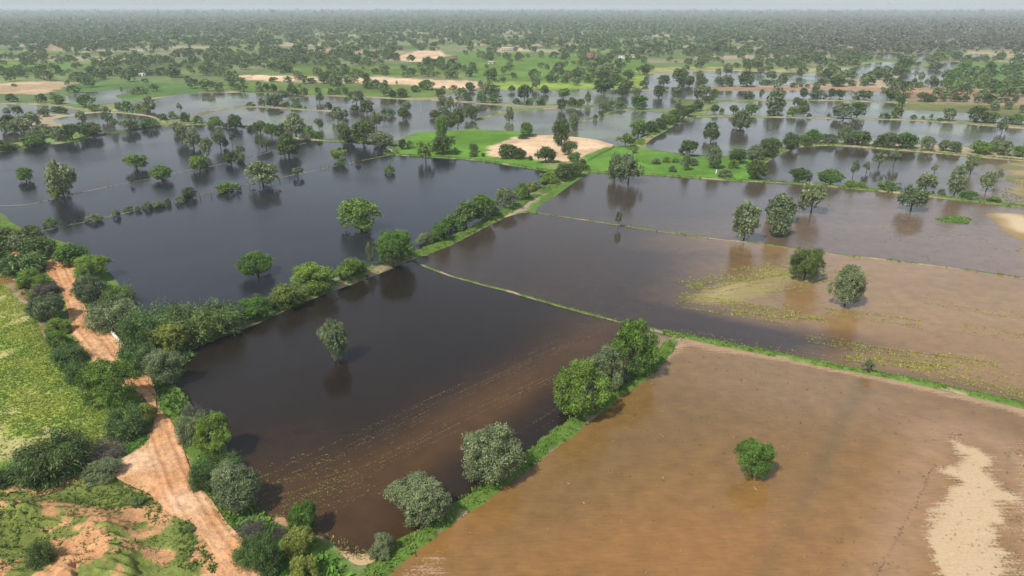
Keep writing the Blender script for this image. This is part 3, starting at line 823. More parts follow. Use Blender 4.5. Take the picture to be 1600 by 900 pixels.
# weeds round the road and on the mound
pk = []
for poly, dens, s0, s1, ca, cb in [
    ([(300,690),(320,700),(350,750),(400,800),(440,830),(500,850),(540,905),(420,905),(380,850),(330,780),(305,745)], 6, .35, .95, (.09,.20,.03), (.17,.30,.05)),
    ([(240,600),(275,600),(300,640),(330,670),(345,700),(320,720),(300,690),(275,650),(250,635)], 6, .3, .8, (.09,.18,.03), (.16,.28,.05)),
    ([(165,725),(190,700),(225,685),(235,692),(205,712),(175,730)], 7, .25, .5, (.09,.20,.03), (.16,.30,.05)),
    ([(0,762),(60,755),(130,745),(160,745),(120,762),(40,775),(0,785)], 5, .25, .5, (.09,.20,.03), (.15,.28,.05)),
    ([(0,395),(25,420),(45,450),(70,480),(95,560),(120,600),(150,625),(135,640),(100,590),(70,520),(30,455),(0,425)], 4.5, .35, .9, (.08,.17,.03), (.14,.26,.05)),
    ([(20,765),(160,755),(240,765),(300,830),(330,905),(0,905),(0,780)], 7.0, .07, .22, (.08,.13,.03), (.2,.24,.06)),
    ([(50,765),(160,755),(230,770),(255,800),(240,830),(150,812),(80,790),(30,780)], 3.0, .18, .4, (.09,.16,.03), (.16,.22,.05)),
    ([(285,815),(310,830),(345,905),(280,905),(280,860)], 3.5, .2, .5, (.08,.16,.03), (.15,.22,.05)),
    ([(0,800),(60,800),(100,860),(70,905),(0,905)], 2.0, .2, .45, (.09,.16,.03), (.17,.22,.05)),
    ([(170,850),(215,850),(240,890),(190,900)], 4, .2, .4, (.09,.18,.03), (.14,.24,.05)),
    ([(130,420),(170,450),(200,500),(230,520),(290,525),(300,560),(262,600),(240,590),(200,540),(175,512),(150,485)], 3.5, .4, 1.0, (.07,.14,.03), (.12,.22,.05)),
]:
    x, y = scatter(poly, dens, lambda x, y: smooth((fbm(x * .4, y * .4, 63) - .32) * 6))
    f = fbm(x * .5, y * .5, 65)
    pk.append((x, y, ground_z(x, y), rng.uniform(s0, s1, len(x)), lerp(ca, cb, f), 5))
for RD in (ROAD1, ROAD0):   # grass creeping over the edges of the track
    x, y = rng.uniform(RD[:, 0].min(), RD[:, 0].max(), 60000), rng.uniform(RD[:, 1].min(), RD[:, 1].max(), 60000)
    d_ = sdin(x, y, RD)
    k_ = (np.abs(d_ + .25) < .75) & (fbm(x * .5, y * .5, 67) > .42) & (rng.uniform(0, 1, len(x)) < .6)
    x, y = x[k_], y[k_]
    pk.append((x, y, ground_z(x, y) + .08, rng.uniform(.12, .35, len(x)), lerp((.10, .18, .03), (.2, .27, .06), fbm(x, y, 3)), 4))
build_tufts('weeds', pk, 'bright green weeds beside the dirt road and on the eroded mound')
# drowned crop standing out of the water
pk = []
def rows(a, b, n, spread, L, size, c1, c2, dens, perp=0):
    """broken plant rows running parallel to the line a-b (photo survey points)"""
    (ax, ay), (bx, by) = G(*a), G(*b)
    v = np.array([bx - ax, by - ay]); Ln = np.hypot(*v); v /= Ln
    nv = np.array([-v[1], v[0]])
    for k in range(n):
        o = rng.normal(0, spread)
        t = np.sort(rng.uniform(0, Ln, int(Ln * dens * rng.uniform(.3, 1.2))))
        keep = fbm(t * .16, np.full(len(t), k * .9), 7) > (.52 if size < .12 else .46)
        t = t[keep]
        X = ax + v[0] * t + nv[0] * (o + rng.normal(0, .05, len(t)))
        Y = ay + v[1] * t + nv[1] * (o + rng.normal(0, .05, len(t)))
        f = rng.uniform(0, 1, len(t))
        m = np.zeros(len(t), bool)
        m |= inpoly(X, Y, PW['centre']) | inpoly(X, Y, PW['middle'])
        X, Y, f = X[m], Y[m], f[m]
        pk.append((X, Y, np.full(len(X), .05), rng.uniform(size * .5, size * 1.2, len(X)), lerp(c1, c2, f), 3))
st1, st2 = (.26, .24, .08), (.40, .34, .15)
rows((400,770), (880,540), 22, 1.5, 0, .085, st1, st2, 3.4)
rows((440,800), (860,590), 18, 1.2, 0, .095, st1, st2, 3.6)
rows((400,790), (560,740), 26, 2.2, 0, .12, (.2,.26,.06), (.36,.36,.10), 4.0)
rows((430,830), (560,745), 16, 2.4, 0, .13, (.2,.26,.06), (.34,.34,.1), 3.0)
rows((720,730), (870,640), 8, .8, 0, .09, st1, st2, 2.5)
rows((830,570), (1010,470), 12, 2.6, 0, .08, st1, st2, 2.0)
rows((405,760), (520,720), 13, 2.6, 0, .15, (.24,.28,.06), (.42,.40,.10), 3.5)
rows((425,800), (600,760), 13, 2.6, 0, .13, (.24,.28,.06), (.42,.38,.10), 3.0)
x, y = scatter([(500,830),(545,845),(580,860),(600,872),(560,880),(530,868)], 8, lambda x, y: .55 + 0 * x)
pk.append((x, y, np.full(len(x), .06), rng.uniform(.15, .3, len(x)), lerp((.2,.24,.06), (.36,.34,.1), rng.uniform(0, 1, len(x))), 4))
# yellow-green rows over the middle field
for a, b, n, sp_, sz, d in [((1075,450),(1260,415),36,2.6,.27,3.6), ((1060,465),(1250,495),34,2.4,.25,3.2), ((1180,455),(1340,420),26,2.4,.24,2.4), ((1290,485),(1440,505),20,1.8,.24,2.6), ((1440,470),(1620,500),20,2.4,.2,1.6), ((1145,488),(1290,500),12,.7,.3,5), ((1260,530),(1600,600),22,1.6,.22,2.4), ((1320,560),(1480,575),16,.8,.3,4.5), ((1330,540),(1560,570),20,1.2,.26,3.2), ((1420,575),(1620,622),26,1.3,.24,3.0), ((1500,510),(1620,530),16,1.2,.22,2.4), ((1060,520),(1330,570),16,.8,.16,1.6), ((1200,420),(1330,450),12,1.6,.2,1.8), ((1330,470),(1600,560),26,4.5,.14,1.0)]:
    rows(a, b, n, sp_, 0, sz, (.20,.27,.05), (.42,.40,.10), d)
x, y = scatter([(1235,300),(1600,330),(1700,345),(1700,440),(1400,400)], .25, lambda x, y: smooth((fbm(x * .08, y * .15, 3) - .5) * 6))
pk.append((x, y, np.full(len(x), .05), rng.uniform(.15, .35, len(x)), lerp((.2,.2,.07), (.3,.28,.1), rng.uniform(0, 1, len(x))), 3))
x, y = scatter([(1460,342),(1490,338),(1518,342),(1510,350),(1480,348)], 8)
pk.append((x, y, np.full(len(x), .05), rng.uniform(.3, .6, len(x)), lerp((.10,.22,.03), (.17,.28,.05), rng.uniform(0, 1, len(x))), 4))
x, y = scatter([(1570,280),(1650,270),(1700,300),(1700,330),(1560,318)], 1.0, lambda x, y: smooth((fbm(x * .1, y * .1, 3) - .4) * 5))
pk.append((x, y, np.full(len(x), .05), rng.uniform(.2, .5, len(x)), lerp((.18,.2,.06), (.3,.28,.1), rng.uniform(0, 1, len(x))), 3))
# weeds in the brown field
BR = [(1070,545),(1600,650),(1750,700),(1800,905),(640,905),(720,830),(860,720),(960,640)]
x, y = scatter(BR, 1.3, lambda x, y: .25 + .75 * smooth((fbm(x * .1, y * .1, 33) - .45) * 6))
pk.append((x, y, np.full(len(x), .05), rng.exponential(.06, len(x)) + .05, lerp((.22,.17,.07), (.34,.28,.11), rng.uniform(0, 1, len(x))), 3))
x, y = scatter([(1270,820),(1420,840),(1440,870),(1400,910),(1250,905)], 3.2, lambda x, y: .8 * smooth((fbm(x * .25, y * .5, 35) - .5) * 6))
pk.append((x, y, np.full(len(x), .05), rng.uniform(.1, .25, len(x)), lerp((.14,.17,.05), (.24,.25,.08), rng.uniform(0, 1, len(x))), 4))
x, y = scatter([(1565,700),(1620,700),(1700,910),(1520,910),(1580,850),(1575,780)], 3.0, lambda x, y: .8 * smooth((fbm(x * .25, y * .5, 35) - .47) * 6))
pk.append((x, y, np.full(len(x), .05), rng.uniform(.12, .3, len(x)), lerp((.12,.15,.045), (.22,.23,.08), rng.uniform(0, 1, len(x))), 4))
build_tufts('drowned_crop', pk, 'broken rows of yellow-green crop standing out of the flood water', .45)
# footprints / clods crossing the sandbar margin
px_ = [(1366,905),(1380,880),(1398,850),(1405,835),(1410,822),(1430,790),(1443,765),(1452,742),(1460,725)]
pth = catmull(GP(px_), False, 8)
X = pth[:, 0] + rng.normal(0, .12, len(pth)); Y = pth[:, 1] + rng.normal(0, .12, len(pth))
X2, Y2 = scatter([(1470,670),(1500,670),(1505,690),(1480,685)], 2.5)
X = np.concatenate([X, X2]); Y = np.concatenate([Y, Y2])
x3, y3 = scatter([(1470,700),(1570,740),(1600,905),(1440,905)], .22)
X = np.concatenate([X, x3]); Y = np.concatenate([Y, y3])
build_tufts('clods', [(X, Y, np.full(len(X), .05), rng.uniform(.1, .26, len(X)), np.tile((.13, .09, .05), (len(X), 1)), 5)], 'dark clods and trampled mud on and beside the pale sandbar', .15)
# ------------------------------------------------------------------ tree and bush shapes (unit size: width 1, height 1)
def unit(v): return v / (np.linalg.norm(v, axis=1, keepdims=True) + 1e-9)
def leaf_quads(c, nrm, size, r, long=1.6, droop=0):
    n = len(c)
    a = unit(np.cross(nrm, r.normal(0, 1, (n, 3))))
    b = np.cross(nrm, a)
    if droop: a = unit(a * (1 - droop) + np.array([0, 0, -1]) * droop + nrm * .3 * droop)
    s = (size * r.uniform(.6, 1.35, n))[:, None]
    a, b = a * s * long * .5, b * s * .5
    return np.stack([c - a, c + b * .9 - a * .1, c + a, c - b * .9 + a * .1], 1)
STYLE = {  # crown base, lobes, lobe radius, flatness of lobes centres, leaves (near), leaf size, long, droop
 'round': dict(t=.12, k=36, lr=(.11, .21), R=.36, n=9000, s=.034, long=1.7, droop=.25),
 'airy': dict(t=.28, k=13, lr=(.09, .17), R=.36, n=4500, s=.036, long=1.8, droop=.2),
 'dense': dict(t=.10, k=36, lr=(.14, .24), R=.33, n=12000, s=.032, long=1.6, droop=.2),
 'tall': dict(t=.05, k=44, lr=(.13, .21), R=.37, n=11000, s=.034, long=1.8, droop=.4),
 'flat': dict(t=.13, k=18, lr=(.12, .18), R=.38, n=7000, s=.034, long=1.6, droop=.1),
 'bush': dict(t=-.05, k=26, lr=(.15, .24), R=.34, n=8000, s=.036, long=1.6, droop=.2),
 'spray': dict(t=-.02, k=60, lr=(.1, .2), R=.3, n=9000, s=.022, long=4.0, droop=.3),
 'dead': dict(t=.0, k=40, lr=(.1, .2), R=.3, n=2200, s=.012, long=9.0, droop=.0),
}
def fit(Q, t):
    rr_ = np.hypot(Q[..., 0], Q[..., 1]).ravel()
    Q[..., :2] *= .5 / np.percentile(rr_, 92)
    z1 = np.percentile(Q[..., 2], 99.3)
    Q[..., 2] = Q[..., 2] / z1
    Q[..., 2] = np.maximum(Q[..., 2], .004)
    return Q
def crown_mesh(style, variant, lod):
    st = STYLE[style]
    r = np.random.default_rng(hash2(np.array([len(style) * 7 + ord(style[1])]), np.array([variant]), 5).item().__hash__() % 99991)
    t = st['t']
    cz, hz = (1 + t) / 2, (1 - t) / 2
    n, s = st['n'], st['s']
    if lod == 0: n, s = int(n * 2.2), s * .66
    elif lod == 1: n, s = n // 3, s * 1.5
    elif lod == 2: n, s = n // 12, s * 2.6
    elif lod == 3: n, s = n // 80, s * 6.0
    if style in ('spray', 'dead'):
        # arching sprays of fine twigs
        K = st['k'] * 3 if lod < 2 else st['k']
        th = r.uniform(0, 2 * np.pi, K)
        el = np.arcsin(r.uniform(.02, 1, K) ** .8)
        L = r.uniform(.38, .58, K)
        seg = max(4, n // K)
        tt = (np.arange(seg) + .5) / seg
        T = np.tile(tt, K); i = np.repeat(np.arange(K), seg)
        T = .25 + .75 * T
        rad = L[i] * T * np.cos(el[i] * (1 - .35 * T))
        zz = t + .06 + L[i] * 1.75 * T * np.sin(el[i]) * (1 - .28 * T * T)
        wob = .035 if style == 'spray' else .05
        c = np.stack([np.cos(th[i]) * rad, np.sin(th[i]) * rad, zz], 1) + r.normal(0, wob, (len(i), 3)) * (.5 + T[:, None])
        d = np.stack([np.cos(th[i]) * np.cos(el[i]), np.sin(th[i]) * np.cos(el[i]), np.sin(el[i]) * (1 - T)  - .5 * T], 1)
        d = unit(d + r.normal(0, .45, d.shape))
        b = unit(np.cross(d, r.normal(0, 1, d.shape) + np.array([0, 0, .6])))
        sz = (s * r.uniform(.7, 1.4, len(i)))[:, None]
        a, b = d * sz * st['long'] * .5, b * sz * .5
        Q = np.stack([c - a, c + b - a * .1, c + a, c - b - a * .1], 1)
        tint = (.55 + .95 * r.uniform(0, 1, K) ** 1.3)[i] * r.uniform(.8, 1.2, len(i))
        return fit(Q, 0), tint
    k = st['k']
    th = r.uniform(0, 2 * np.pi, k)
    u = r.uniform(-.85, 1, k)
    rr = r.uniform(.55, 1.0, k) ** .6
    # a lopsided envelope so that no outline is a ball
    ph = r.uniform(0, 2 * np.pi, 3)
    env = 1 + (.16 if style == 'round' else .27) * np.sin(th * 2 + ph[0]) + .18 * np.sin(th * 3 + ph[1])
    lr = r.uniform(*st['lr'], k)
    q = np.sqrt(1 - np.clip(u, -1, 1) ** 2)
    if style == 'tall':
        prof = np.interp(u, [-1, -.45, -.1, .5, 1], [.9, 1.1, .85, 1.0, .55])
        q = q ** .6 * (.45 + .55 * prof)
    if style == 'flat':
        u = u * .9
    C = np.stack([np.cos(th) * q * rr * env * st['R'], np.sin(th) * q * rr * env * st['R'], cz + u * rr * (hz * .78)], 1)
    if style == 'bush':
        C[:, 2] = np.abs(C[:, 2] - .1) + .1
        C[:, 2] = np.clip(C[:, 2], .12, .82)
    hr = np.minimum(lr * 1.1, .2)
    w = lr ** 2
    sc = np.stack([lr, lr, hr], 1)
    ks = k * 16
    j = r.choice(k, ks, p=w / w.sum())          # small clumps carried by each bough
    dj = unit(r.normal(0, 1, (ks, 3)) + unit(C - np.array([0, 0, cz - .15]))[j] * .8 + np.array([0, 0, .25]))
    CJ = C[j] + dj * sc[j] * r.uniform(.6, 1.05, (ks, 1))
    rj = lr[j] * r.uniform(.25, .52, ks)
    tj = r.uniform(.72, 1.3, ks)
    i2 = r.choice(ks, n, p=rj ** 2 / (rj ** 2).sum())
    i = j[i2]
    d = unit(r.normal(0, 1, (n, 3)) + dj[i2] * .7 + np.array([0, 0, .15]))
    c = CJ[i2] + d * (rj[i2] * r.uniform(.35, 1.15, n))[:, None]
    c[:, 2] -= st['droop'] * .12 * r.uniform(0, 1, n) ** 3
    c += r.normal(0, .008, c.shape)
    if style == 'bush': c[:, 2] = np.abs(c[:, 2])
    nrm = unit(d + r.normal(0, .55, d.shape))
    Q = leaf_quads(c, nrm, s, r, st['long'], st['droop'])
    tint = r.uniform(.78, 1.25, k)[i] * tj[i2] * r.uniform(.8, 1.2, n)
    return fit(Q, t), tint
_cm = {}
def get_crown(style, variant, lod):
    key = (style, variant, lod)
    if key not in _cm:
        Q, tint = crown_mesh(*key)
        me = new_mesh('crown_' + style, Q.reshape(-1, 3), np.arange(len(Q) * 4).reshape(-1, 4))
        attr_f(me, 'tint', tint, 'FACE')
        me.materials.append(MLEAF['G'])
        _cm[key] = me
    return _cm[key]
def tube(pts, rad, sides=6):
    pts = np.array(pts, float)
    V, F = [], []
    for k, p in enumerate(pts):
        d = pts[min(k + 1, len(pts) - 1)] - pts[max(k - 1, 0)]
        d /= np.linalg.norm(d) + 1e-9
        a = np.cross(d, (0, 1, 0) if abs(d[1]) < .9 else (1, 0, 0)); a /= np.linalg.norm(a)
        b = np.cross(d, a)
        for j in range(sides):
            t = 2 * math.pi * j / sides
            V.append(p + rad[k] * (a * math.cos(t) + b * math.sin(t)))
    for k in range(len(pts) - 1):
        for j in range(sides):
            F.append((k * sides + j, k * sides + (j + 1) % sides, (k + 1) * sides + (j + 1) % sides, (k + 1) * sides + j))
    return V, F
_tm = {}
def get_trunk(style, variant, lod):
    key = (style in ('dense', 'tall', 'bush'), variant % 3, style == 'airy', lod > 1)
    if key in _tm: return _tm[key]
    r = random.Random(variant * 13 + len(style))
    V, F = [], []
    def add(p, rr, s):
        v, f = tube(p, rr, s)
        o = len(V)
        V.extend(v); F.extend([tuple(i + o for i in q) for q in f])
    lean = (r.uniform(-.05, .05), r.uniform(-.05, .05))
    fork = .36 if not key[0] else .25
    sd_ = 5 if lod > 1 else 7
    add([(0, 0, -.05), (lean[0] * .4, lean[1] * .4, fork * .5), (lean[0], lean[1], fork)], [.048, .034, .029], sd_)
    for b in range(3 if lod > 1 else 6):
        a = b * 6.283 / (3 if lod > 1 else 6) + r.uniform(-.4, .4)
        ln = r.uniform(.2, .34)
        z1 = r.uniform(.6, .85)
        x1, y1 = math.cos(a) * ln + lean[0], math.sin(a) * ln + lean[1]
        f0 = fork - r.uniform(0, .06)
        add([(lean[0], lean[1], f0), (lean[0] + (x1 - lean[0]) * .4, lean[1] + (y1 - lean[1]) * .4, f0 + (z1 - f0) * .55), (x1, y1, z1)], [.024, .015, .006], sd_)
    me = new_mesh('trunk', np.array(V), np.array(F), True)
    me.materials.append(MBARK)
    _tm[key] = me
    return me
# ------------------------------------------------------------------ traced trees
CRP = {'R5': (0, 100, 3.6), 'R6': (400, 100, 3.6), 'R7': (800, 100, 3.6), 'R8': (1200, 100, 3.6), 'Z8': (180, 160, 5.29), 'Z1': (640, 220, 4.5),
       'C1': (380, 90, 6.15), 'C2': (600, 90, 6.15), 'C3': (840, 90, 6.15), 'C4': (1060, 90, 6.15), 'C5': (1300, 90, 5.33), 'L': (0, 80, 5.33),
       'P': (0, 0, 1), 'N2': (0, 340, 3), 'N3': (160, 440, 4.09), 'N4': (0, 640, 3.46)}
# each entry: centre x, top y, width, foot y, colour + shape (t trunk, a airy, f flat, d dense, l tall, b bush, s spray, x bare) ; optional own label after =
TR = [
('standing in the large left ponds', 'R5', '''148 585 88 662 Gd=small bright green tree alone in the far left water
362 550 150 752 Kt=biggest dark leafy tree in the left water, bright bush at its foot
335 678 100 756 Yb=bright green bush at the foot of the biggest left-water tree
742 642 28 682 Xa=tiny half-bare sapling at the end of the drowned upper ridge'''),
('standing in the large left ponds', 'Z8', '''182 430 172 560 Gd
388 525 172 650 Gd
702 440 172 575 Gd
964 408 120 520 Dd
1040 355 80 455 Kt
1045 415 60 500 Kb
557 185 110 335 Kt
652 215 112 380 Kt
760 292 100 445 Kt
872 215 115 380 Kt
915 305 60 375 Kt
970 242 48 355 Ka
510 165 65 255 Kt
1252 295 105 390 Kt
1190 245 55 390 Ka
1435 262 190 440 Dt
1225 490 250 700 Kd=large rounded grey-green tree on the ridge with wooden posts
1508 533 120 615 Ka
1010 125 1 1 Xx'''),
('along the drowned ridge with posts', 'Z8', '''615 700 135 800 Db
540 772 100 838 Kb
432 790 60 850 Kb
375 812 80 870 Kb
330 820 80 880 Kb
270 822 80 890 Kb
190 850 60 900 Kb
110 855 80 905 Kb
935 684 172 755 Gb'''),
('along the drowned ridge with posts', 'P', '''148 333 25 348 Kb
182 327 12 340 Kb'''),
('along the bank behind the left ponds', 'R5', '''40 428 120 488 Db
195 410 140 470 Gb
335 352 85 432 Kt
410 340 95 428 Dt
505 330 120 412 Dd
250 345 100 412 Kt
180 372 60 440 Ka
120 300 110 385 Kt
55 290 90 375 Dt
180 285 110 350 Kt
60 335 110 400 Kb
735 310 95 380 Kd
850 308 105 368 Gb
645 305 36 375 Ka
1210 297 100 358 Gb
1120 290 60 335 Gb
1325 288 75 362 Dd
1415 345 60 375 Db
1285 340 60 362 Db'''),
('round the upper left ponds', 'L', '''255 0 1 1 Xx
725 365 135 470 Gd
790 440 90 505 Gb
690 500 85 608 Kt
895 465 100 590 Kt
960 560 55 635 Ka
1000 425 80 500 Gb
1075 418 90 512 Gb
1155 440 90 520 Gb
1210 470 85 528 Yb
1252 378 105 500 Kt
1505 430 50 505 Ka
1355 520 90 580 Db
1440 500 70 570 Kb
1545 510 90 595 Db
150 460 90 530 Dt
60 468 60 525 Kt
370 480 100 545 Dt
245 505 90 560 Gb
490 460 120 520 Db
480 365 120 445 Gb
350 355 85 430 Db
100 355 90 425 Db
1118 315 60 365 Kt
1018 300 32 350 Ka'''),
('near the ponds left of middle', 'C1', '''75 430 100 475 Gb
180 390 80 462 Gb
295 372 150 475 Dd
375 315 140 410 Kd
515 440 110 490 Gb
595 465 30 492 Gb
822 430 75 515 Dd
735 335 75 435 Kt
1090 318 160 450 Kt
1070 455 100 525 Dd
1190 410 140 545 Dd
910 475 110 620 Kt
985 500 70 575 Kt
1280 520 120 677 Kt
1350 490 70 560 Gb
1420 495 100 570 Gb
1545 485 100 590 Dt
720 285 60 345 Db
840 298 75 357 Db
905 298 70 357 Gb
987 290 62 365 Dd
1440 315 65 385 Dd
1530 295 100 388 Db
475 265 100 340 Db
510 300 90 385 Db
590 290 70 365 Db
225 248 60 328 Dt
290 255 80 335 Dd
160 268 80 330 Kb
1175 150 90 250 Dt
1000 185 80 250 Dt
895 190 120 275 Dt
780 145 130 250 Dd
660 195 100 248 Db
430 180 80 240 Db
290 195 90 232 Db
1275 213 90 270 Db
1365 215 65 275 Kb
1475 222 32 268 Ka
525 175 140 220 Xx'''),
('in the grove left of the green field', 'R6', '''25 322 70 392 Dd
90 335 75 408 Gt
155 335 70 395 Db
225 280 125 402 Kt
355 308 55 365 Kt
315 348 75 420 Gb
355 380 50 425 Gb
275 388 60 435 Kb
605 322 118 460 Dd=tall dark dense tree among bushes left of the green field
520 362 85 445 Dd
705 385 125 470 Kd
490 325 75 388 Kt
470 472 118 548 Gf=flat bright green tree at the end of the posts
482 525 55 573 Gb
570 522 35 562 Xa
755 567 58 618 Gb=bright green bush alone in the large left pond'''),
('round the middle ponds', 'C2', '''545 300 95 395 Dd
560 365 100 455 Kd
640 380 95 500 Kt
490 505 105 580 Dt
580 465 110 560 Kt
710 490 130 680 Dt
845 465 130 605 Dd
600 560 190 690 Ad=wide feathery dark tree beside the bright green column tree
940 350 95 442 Gd
1070 350 130 440 Gb
810 355 90 420 Db
1205 475 80 618 Kt=slim dark tree standing alone in the middle pond
1350 270 140 405 Dd
1270 390 70 450 Db
1400 390 100 460 Gb
1500 395 110 462 Gb
1545 270 85 350 Dt
1225 270 80 330 Dt
1460 205 90 310 Kt
980 250 90 370 Kt
925 220 60 300 Kt
1050 260 120 325 Db
830 240 110 320 Dd
665 265 75 308 Db
570 272 50 302 Db
415 232 150 315 Gd
305 265 90 335 Db
175 295 110 380 Gb
85 315 70 390 Dd
180 480 100 590 Dt=dark tree with clean trunk at the right end of the drowned bank
225 420 90 510 Kt'''),
('in the green field left of the sandy patch', 'R6', '''1042 300 66 425 Gl=bright green column-shaped tree above the dark clump
1050 405 125 512 Dd=dark clump beneath the bright green column tree
955 442 112 548 Gf=bright olive flat-topped tree with its trunk in the water
1120 470 45 512 Db
825 425 52 482 Dd
868 430 40 476 Kb
1225 450 46 498 Dd=small dark two-tiered tree on the right half of the green field
1222 488 55 524 Db
1278 500 25 522 Db'''),
('round the sandy patch', 'Z1', '''690 28 145 128 Dd
770 52 105 132 Dd
848 105 38 138 Db
955 42 135 162 Dd=dark two-headed tree at the front edge of the sandy patch
1118 8 108 105 Dd
1155 82 90 150 Gd'''),
('round the sandy patch', 'R7', '''275 318 125 462 Dd=tall dark clump in the middle of the sandy patch
345 278 50 375 Kt
85 332 80 412 Gd
60 375 55 425 Gb
635 390 95 472 Gf
690 468 36 505 Kb'''),
('on the bank above the thin ridge', 'Z1', '''105 645 130 750 Kb=pale grey-green bush at the near end of the upper bank row
200 570 150 730 Gb
300 525 180 660 Gb
400 425 190 625 Ad
515 388 165 580 Gd
600 460 70 545 Gb
680 338 150 490 Kd
785 298 120 435 Gb
850 295 80 370 Yb
905 285 100 350 Kb
975 218 150 320 Gb
1075 160 130 290 Dd
1165 150 120 260 Dd
1215 132 90 215 Db'''),
('on the grass right of the sandy patch', 'R7', '''652 510 152 672 Kt=wide grey-green tree standing in the water below the grass
575 508 80 662 Kt=narrow grey-green tree left of the wide one in the water
995 430 115 515 Dt
1132 465 80 592 Kd
975 500 58 598 Kt
1020 530 55 575 Kb
805 530 60 565 Kb
865 522 42 556 Gb
920 530 50 556 Gb
900 572 45 610 Kb
1262 478 105 562 Dd
1365 460 100 545 Kd
1432 425 100 525 Dd
1378 540 130 655 Dd
1245 540 62 592 Gb
1195 592 85 642 Kb'''),
('in the hedge right of middle', 'R7', '''708 320 110 415 Gd
785 322 85 392 Dd
835 308 80 372 Dd
875 282 85 345 Gd
925 260 90 332 Dd
985 232 85 300 Dd
1038 208 72 268 Dd
935 205 42 258 Kt'''),
('round the right-hand ponds', 'R7', '''1285 262 92 382 Kt=flat crooked tree standing alone in the far right pond
1118 330 85 432 Dt=dark tree mirrored in the pond right of the hedge
280 200 1 1 Xx'''),
('in the thickets behind the middle ponds', 'C3', '''60 270 90 355 Dt
250 298 130 395 Gd
325 385 100 480 Dd
230 400 100 510 Dt
415 398 85 490 Dt
345 540 90 660 Kt
480 330 70 450 Kt
635 210 200 355 Dd
820 290 160 375 Dd
950 300 120 370 Kd
720 425 150 490 Gb
800 430 100 495 Gb
975 365 150 505 Gd
1015 370 60 430 Gt
625 430 80 500 Kt
555 545 45 600 Gb
612 520 45 570 Gb
30 390 80 460 Gb
1210 175 150 270 Dd
1360 115 140 270 Dd
1455 180 100 275 Dd
1165 270 120 390 Dd
1330 280 110 380 Kd
1350 415 70 500 Kt
1020 220 100 275 Db
870 240 110 290 Dd
750 170 160 270 Dd
620 150 140 220 Dd
870 130 120 210 Dd
1010 80 120 170 Dd
380 95 110 185 Kt
115 160 85 245 Dd
180 172 55 245 Dd
262 175 85 250 Dd
185 98 55 145 Dt
490 180 80 245 Gb
780 45 70 110 Dt
675 55 110 140 Kt
1550 130 70 240 Kt
1580 190 50 265 Dd'''),
('on the ponds right of middle', 'C4', '''190 275 115 415 Kt
270 275 80 365 Kt
345 305 70 395 Dd
295 370 85 440 Dt
345 455 90 535 Dd
415 485 55 535 Db
530 458 90 540 Dt
590 512 150 677 Kt
700 448 150 550 Gd
795 305 50 395 Kt
920 305 190 520 Kt=wide tree on a bare trunk in the far right ponds
680 350 100 395 Db
930 515 150 560 Db
1095 472 100 560 Gt
1195 418 120 570 Dt=round dark ball-shaped tree on the far right bank
1140 385 90 470 Dt
1200 295 90 390 Dd
1255 535 55 575 Db
1445 540 45 575 Db
1335 338 170 395 Db
1465 300 80 390 Dd
1550 310 90 390 Dd
1315 240 80 330 Kt
1410 110 110 215 Dt
1180 90 110 180 Dt
1530 180 130 275 Dd
1370 200 100 270 Db
1000 155 95 270 Dt
895 130 95 205 Dt
790 90 80 162 Kt
655 45 75 130 Dt
655 138 160 285 Dd=big dark tree on the orange road, right of middle
490 190 90 280 Dd
395 185 90 280 Kd
240 190 90 270 Dd
205 130 90 210 Kt
380 105 60 185 Kt
465 60 100 160 Kt
1105 240 70 290 Db
1175 252 45 285 Db
830 235 120 270 Db
105 180 90 275 Dd
35 120 90 230 Dd'''),
('along the far right banks and fields', 'C5', '''95 385 180 515 Kd=widest round tree on the far right bank
205 375 125 500 Dd
250 275 165 355 Db
490 265 160 360 Dd
610 290 90 340 Db
560 320 90 400 Dt
535 390 80 505 Dt
440 460 90 515 Db
770 305 120 370 Dd
830 320 90 365 Db
970 420 110 525 Kt
905 300 40 365 Ka
675 475 50 515 Db
755 485 30 515 Db
820 470 40 520 Xa
900 500 50 530 Db
1195 408 140 545 Dd=large dark leafy tree on the rightmost far bank
1310 455 130 550 Dd
1530 472 110 560 Gd
1410 500 80 630 Kt
1000 245 110 310 Dd
1020 315 90 372 Dd
1100 305 70 370 Dt
1210 292 70 380 Kt
1345 355 80 440 Kt
1465 360 75 430 Kt
1440 335 80 375 Db
1525 312 50 375 Dt
1310 345 80 385 Db
1585 390 60 460 Dt
1140 225 80 270 Db
1235 215 60 260 Db
1285 195 60 250 Dd
1350 225 90 270 Db
1440 195 110 270 Dd
1500 180 90 270 Dd
1320 90 90 162 Dt=round dark tree alone on the far right green field
1310 35 75 110 Dt
1520 75 70 140 Dt
825 160 100 260 Dd
730 200 80 255 Gb
635 198 60 250 Gb
685 172 45 212 Dt
740 122 62 195 Kt
692 110 42 165 Ka
540 190 120 260 Dd
460 140 90 210 Dd
355 110 110 185 Dd
270 135 80 180 Db
262 180 62 240 Db
160 188 75 240 Db
50 165 120 245 Dd
610 15 120 90 Dd
540 70 100 150 Dd
590 70 110 140 Gd
945 180 90 250 Gd
985 130 90 210 Gd
1035 90 90 165 Gd
1085 45 90 120 Gd
1130 20 80 80 Gd
870 40 120 100 Kt'''),
('in the row on the right-hand banks', 'R8', '''20 422 90 535 Dd
125 393 92 487 Dd
205 400 75 465 Gd
255 370 92 452 Gd
340 393 105 452 Kb
427 350 72 452 Kt
500 378 130 465 Dd
600 430 42 466 Gb
672 395 130 478 Dd
775 388 118 478 Gd
893 408 70 490 Kd
985 426 65 490 Kd
1045 435 75 498 Kd
1195 440 108 508 Gd
1265 423 72 495 Kt
1325 430 82 518 Kd
1408 462 62 524 Gd
1460 430 60 520 Dd'''),
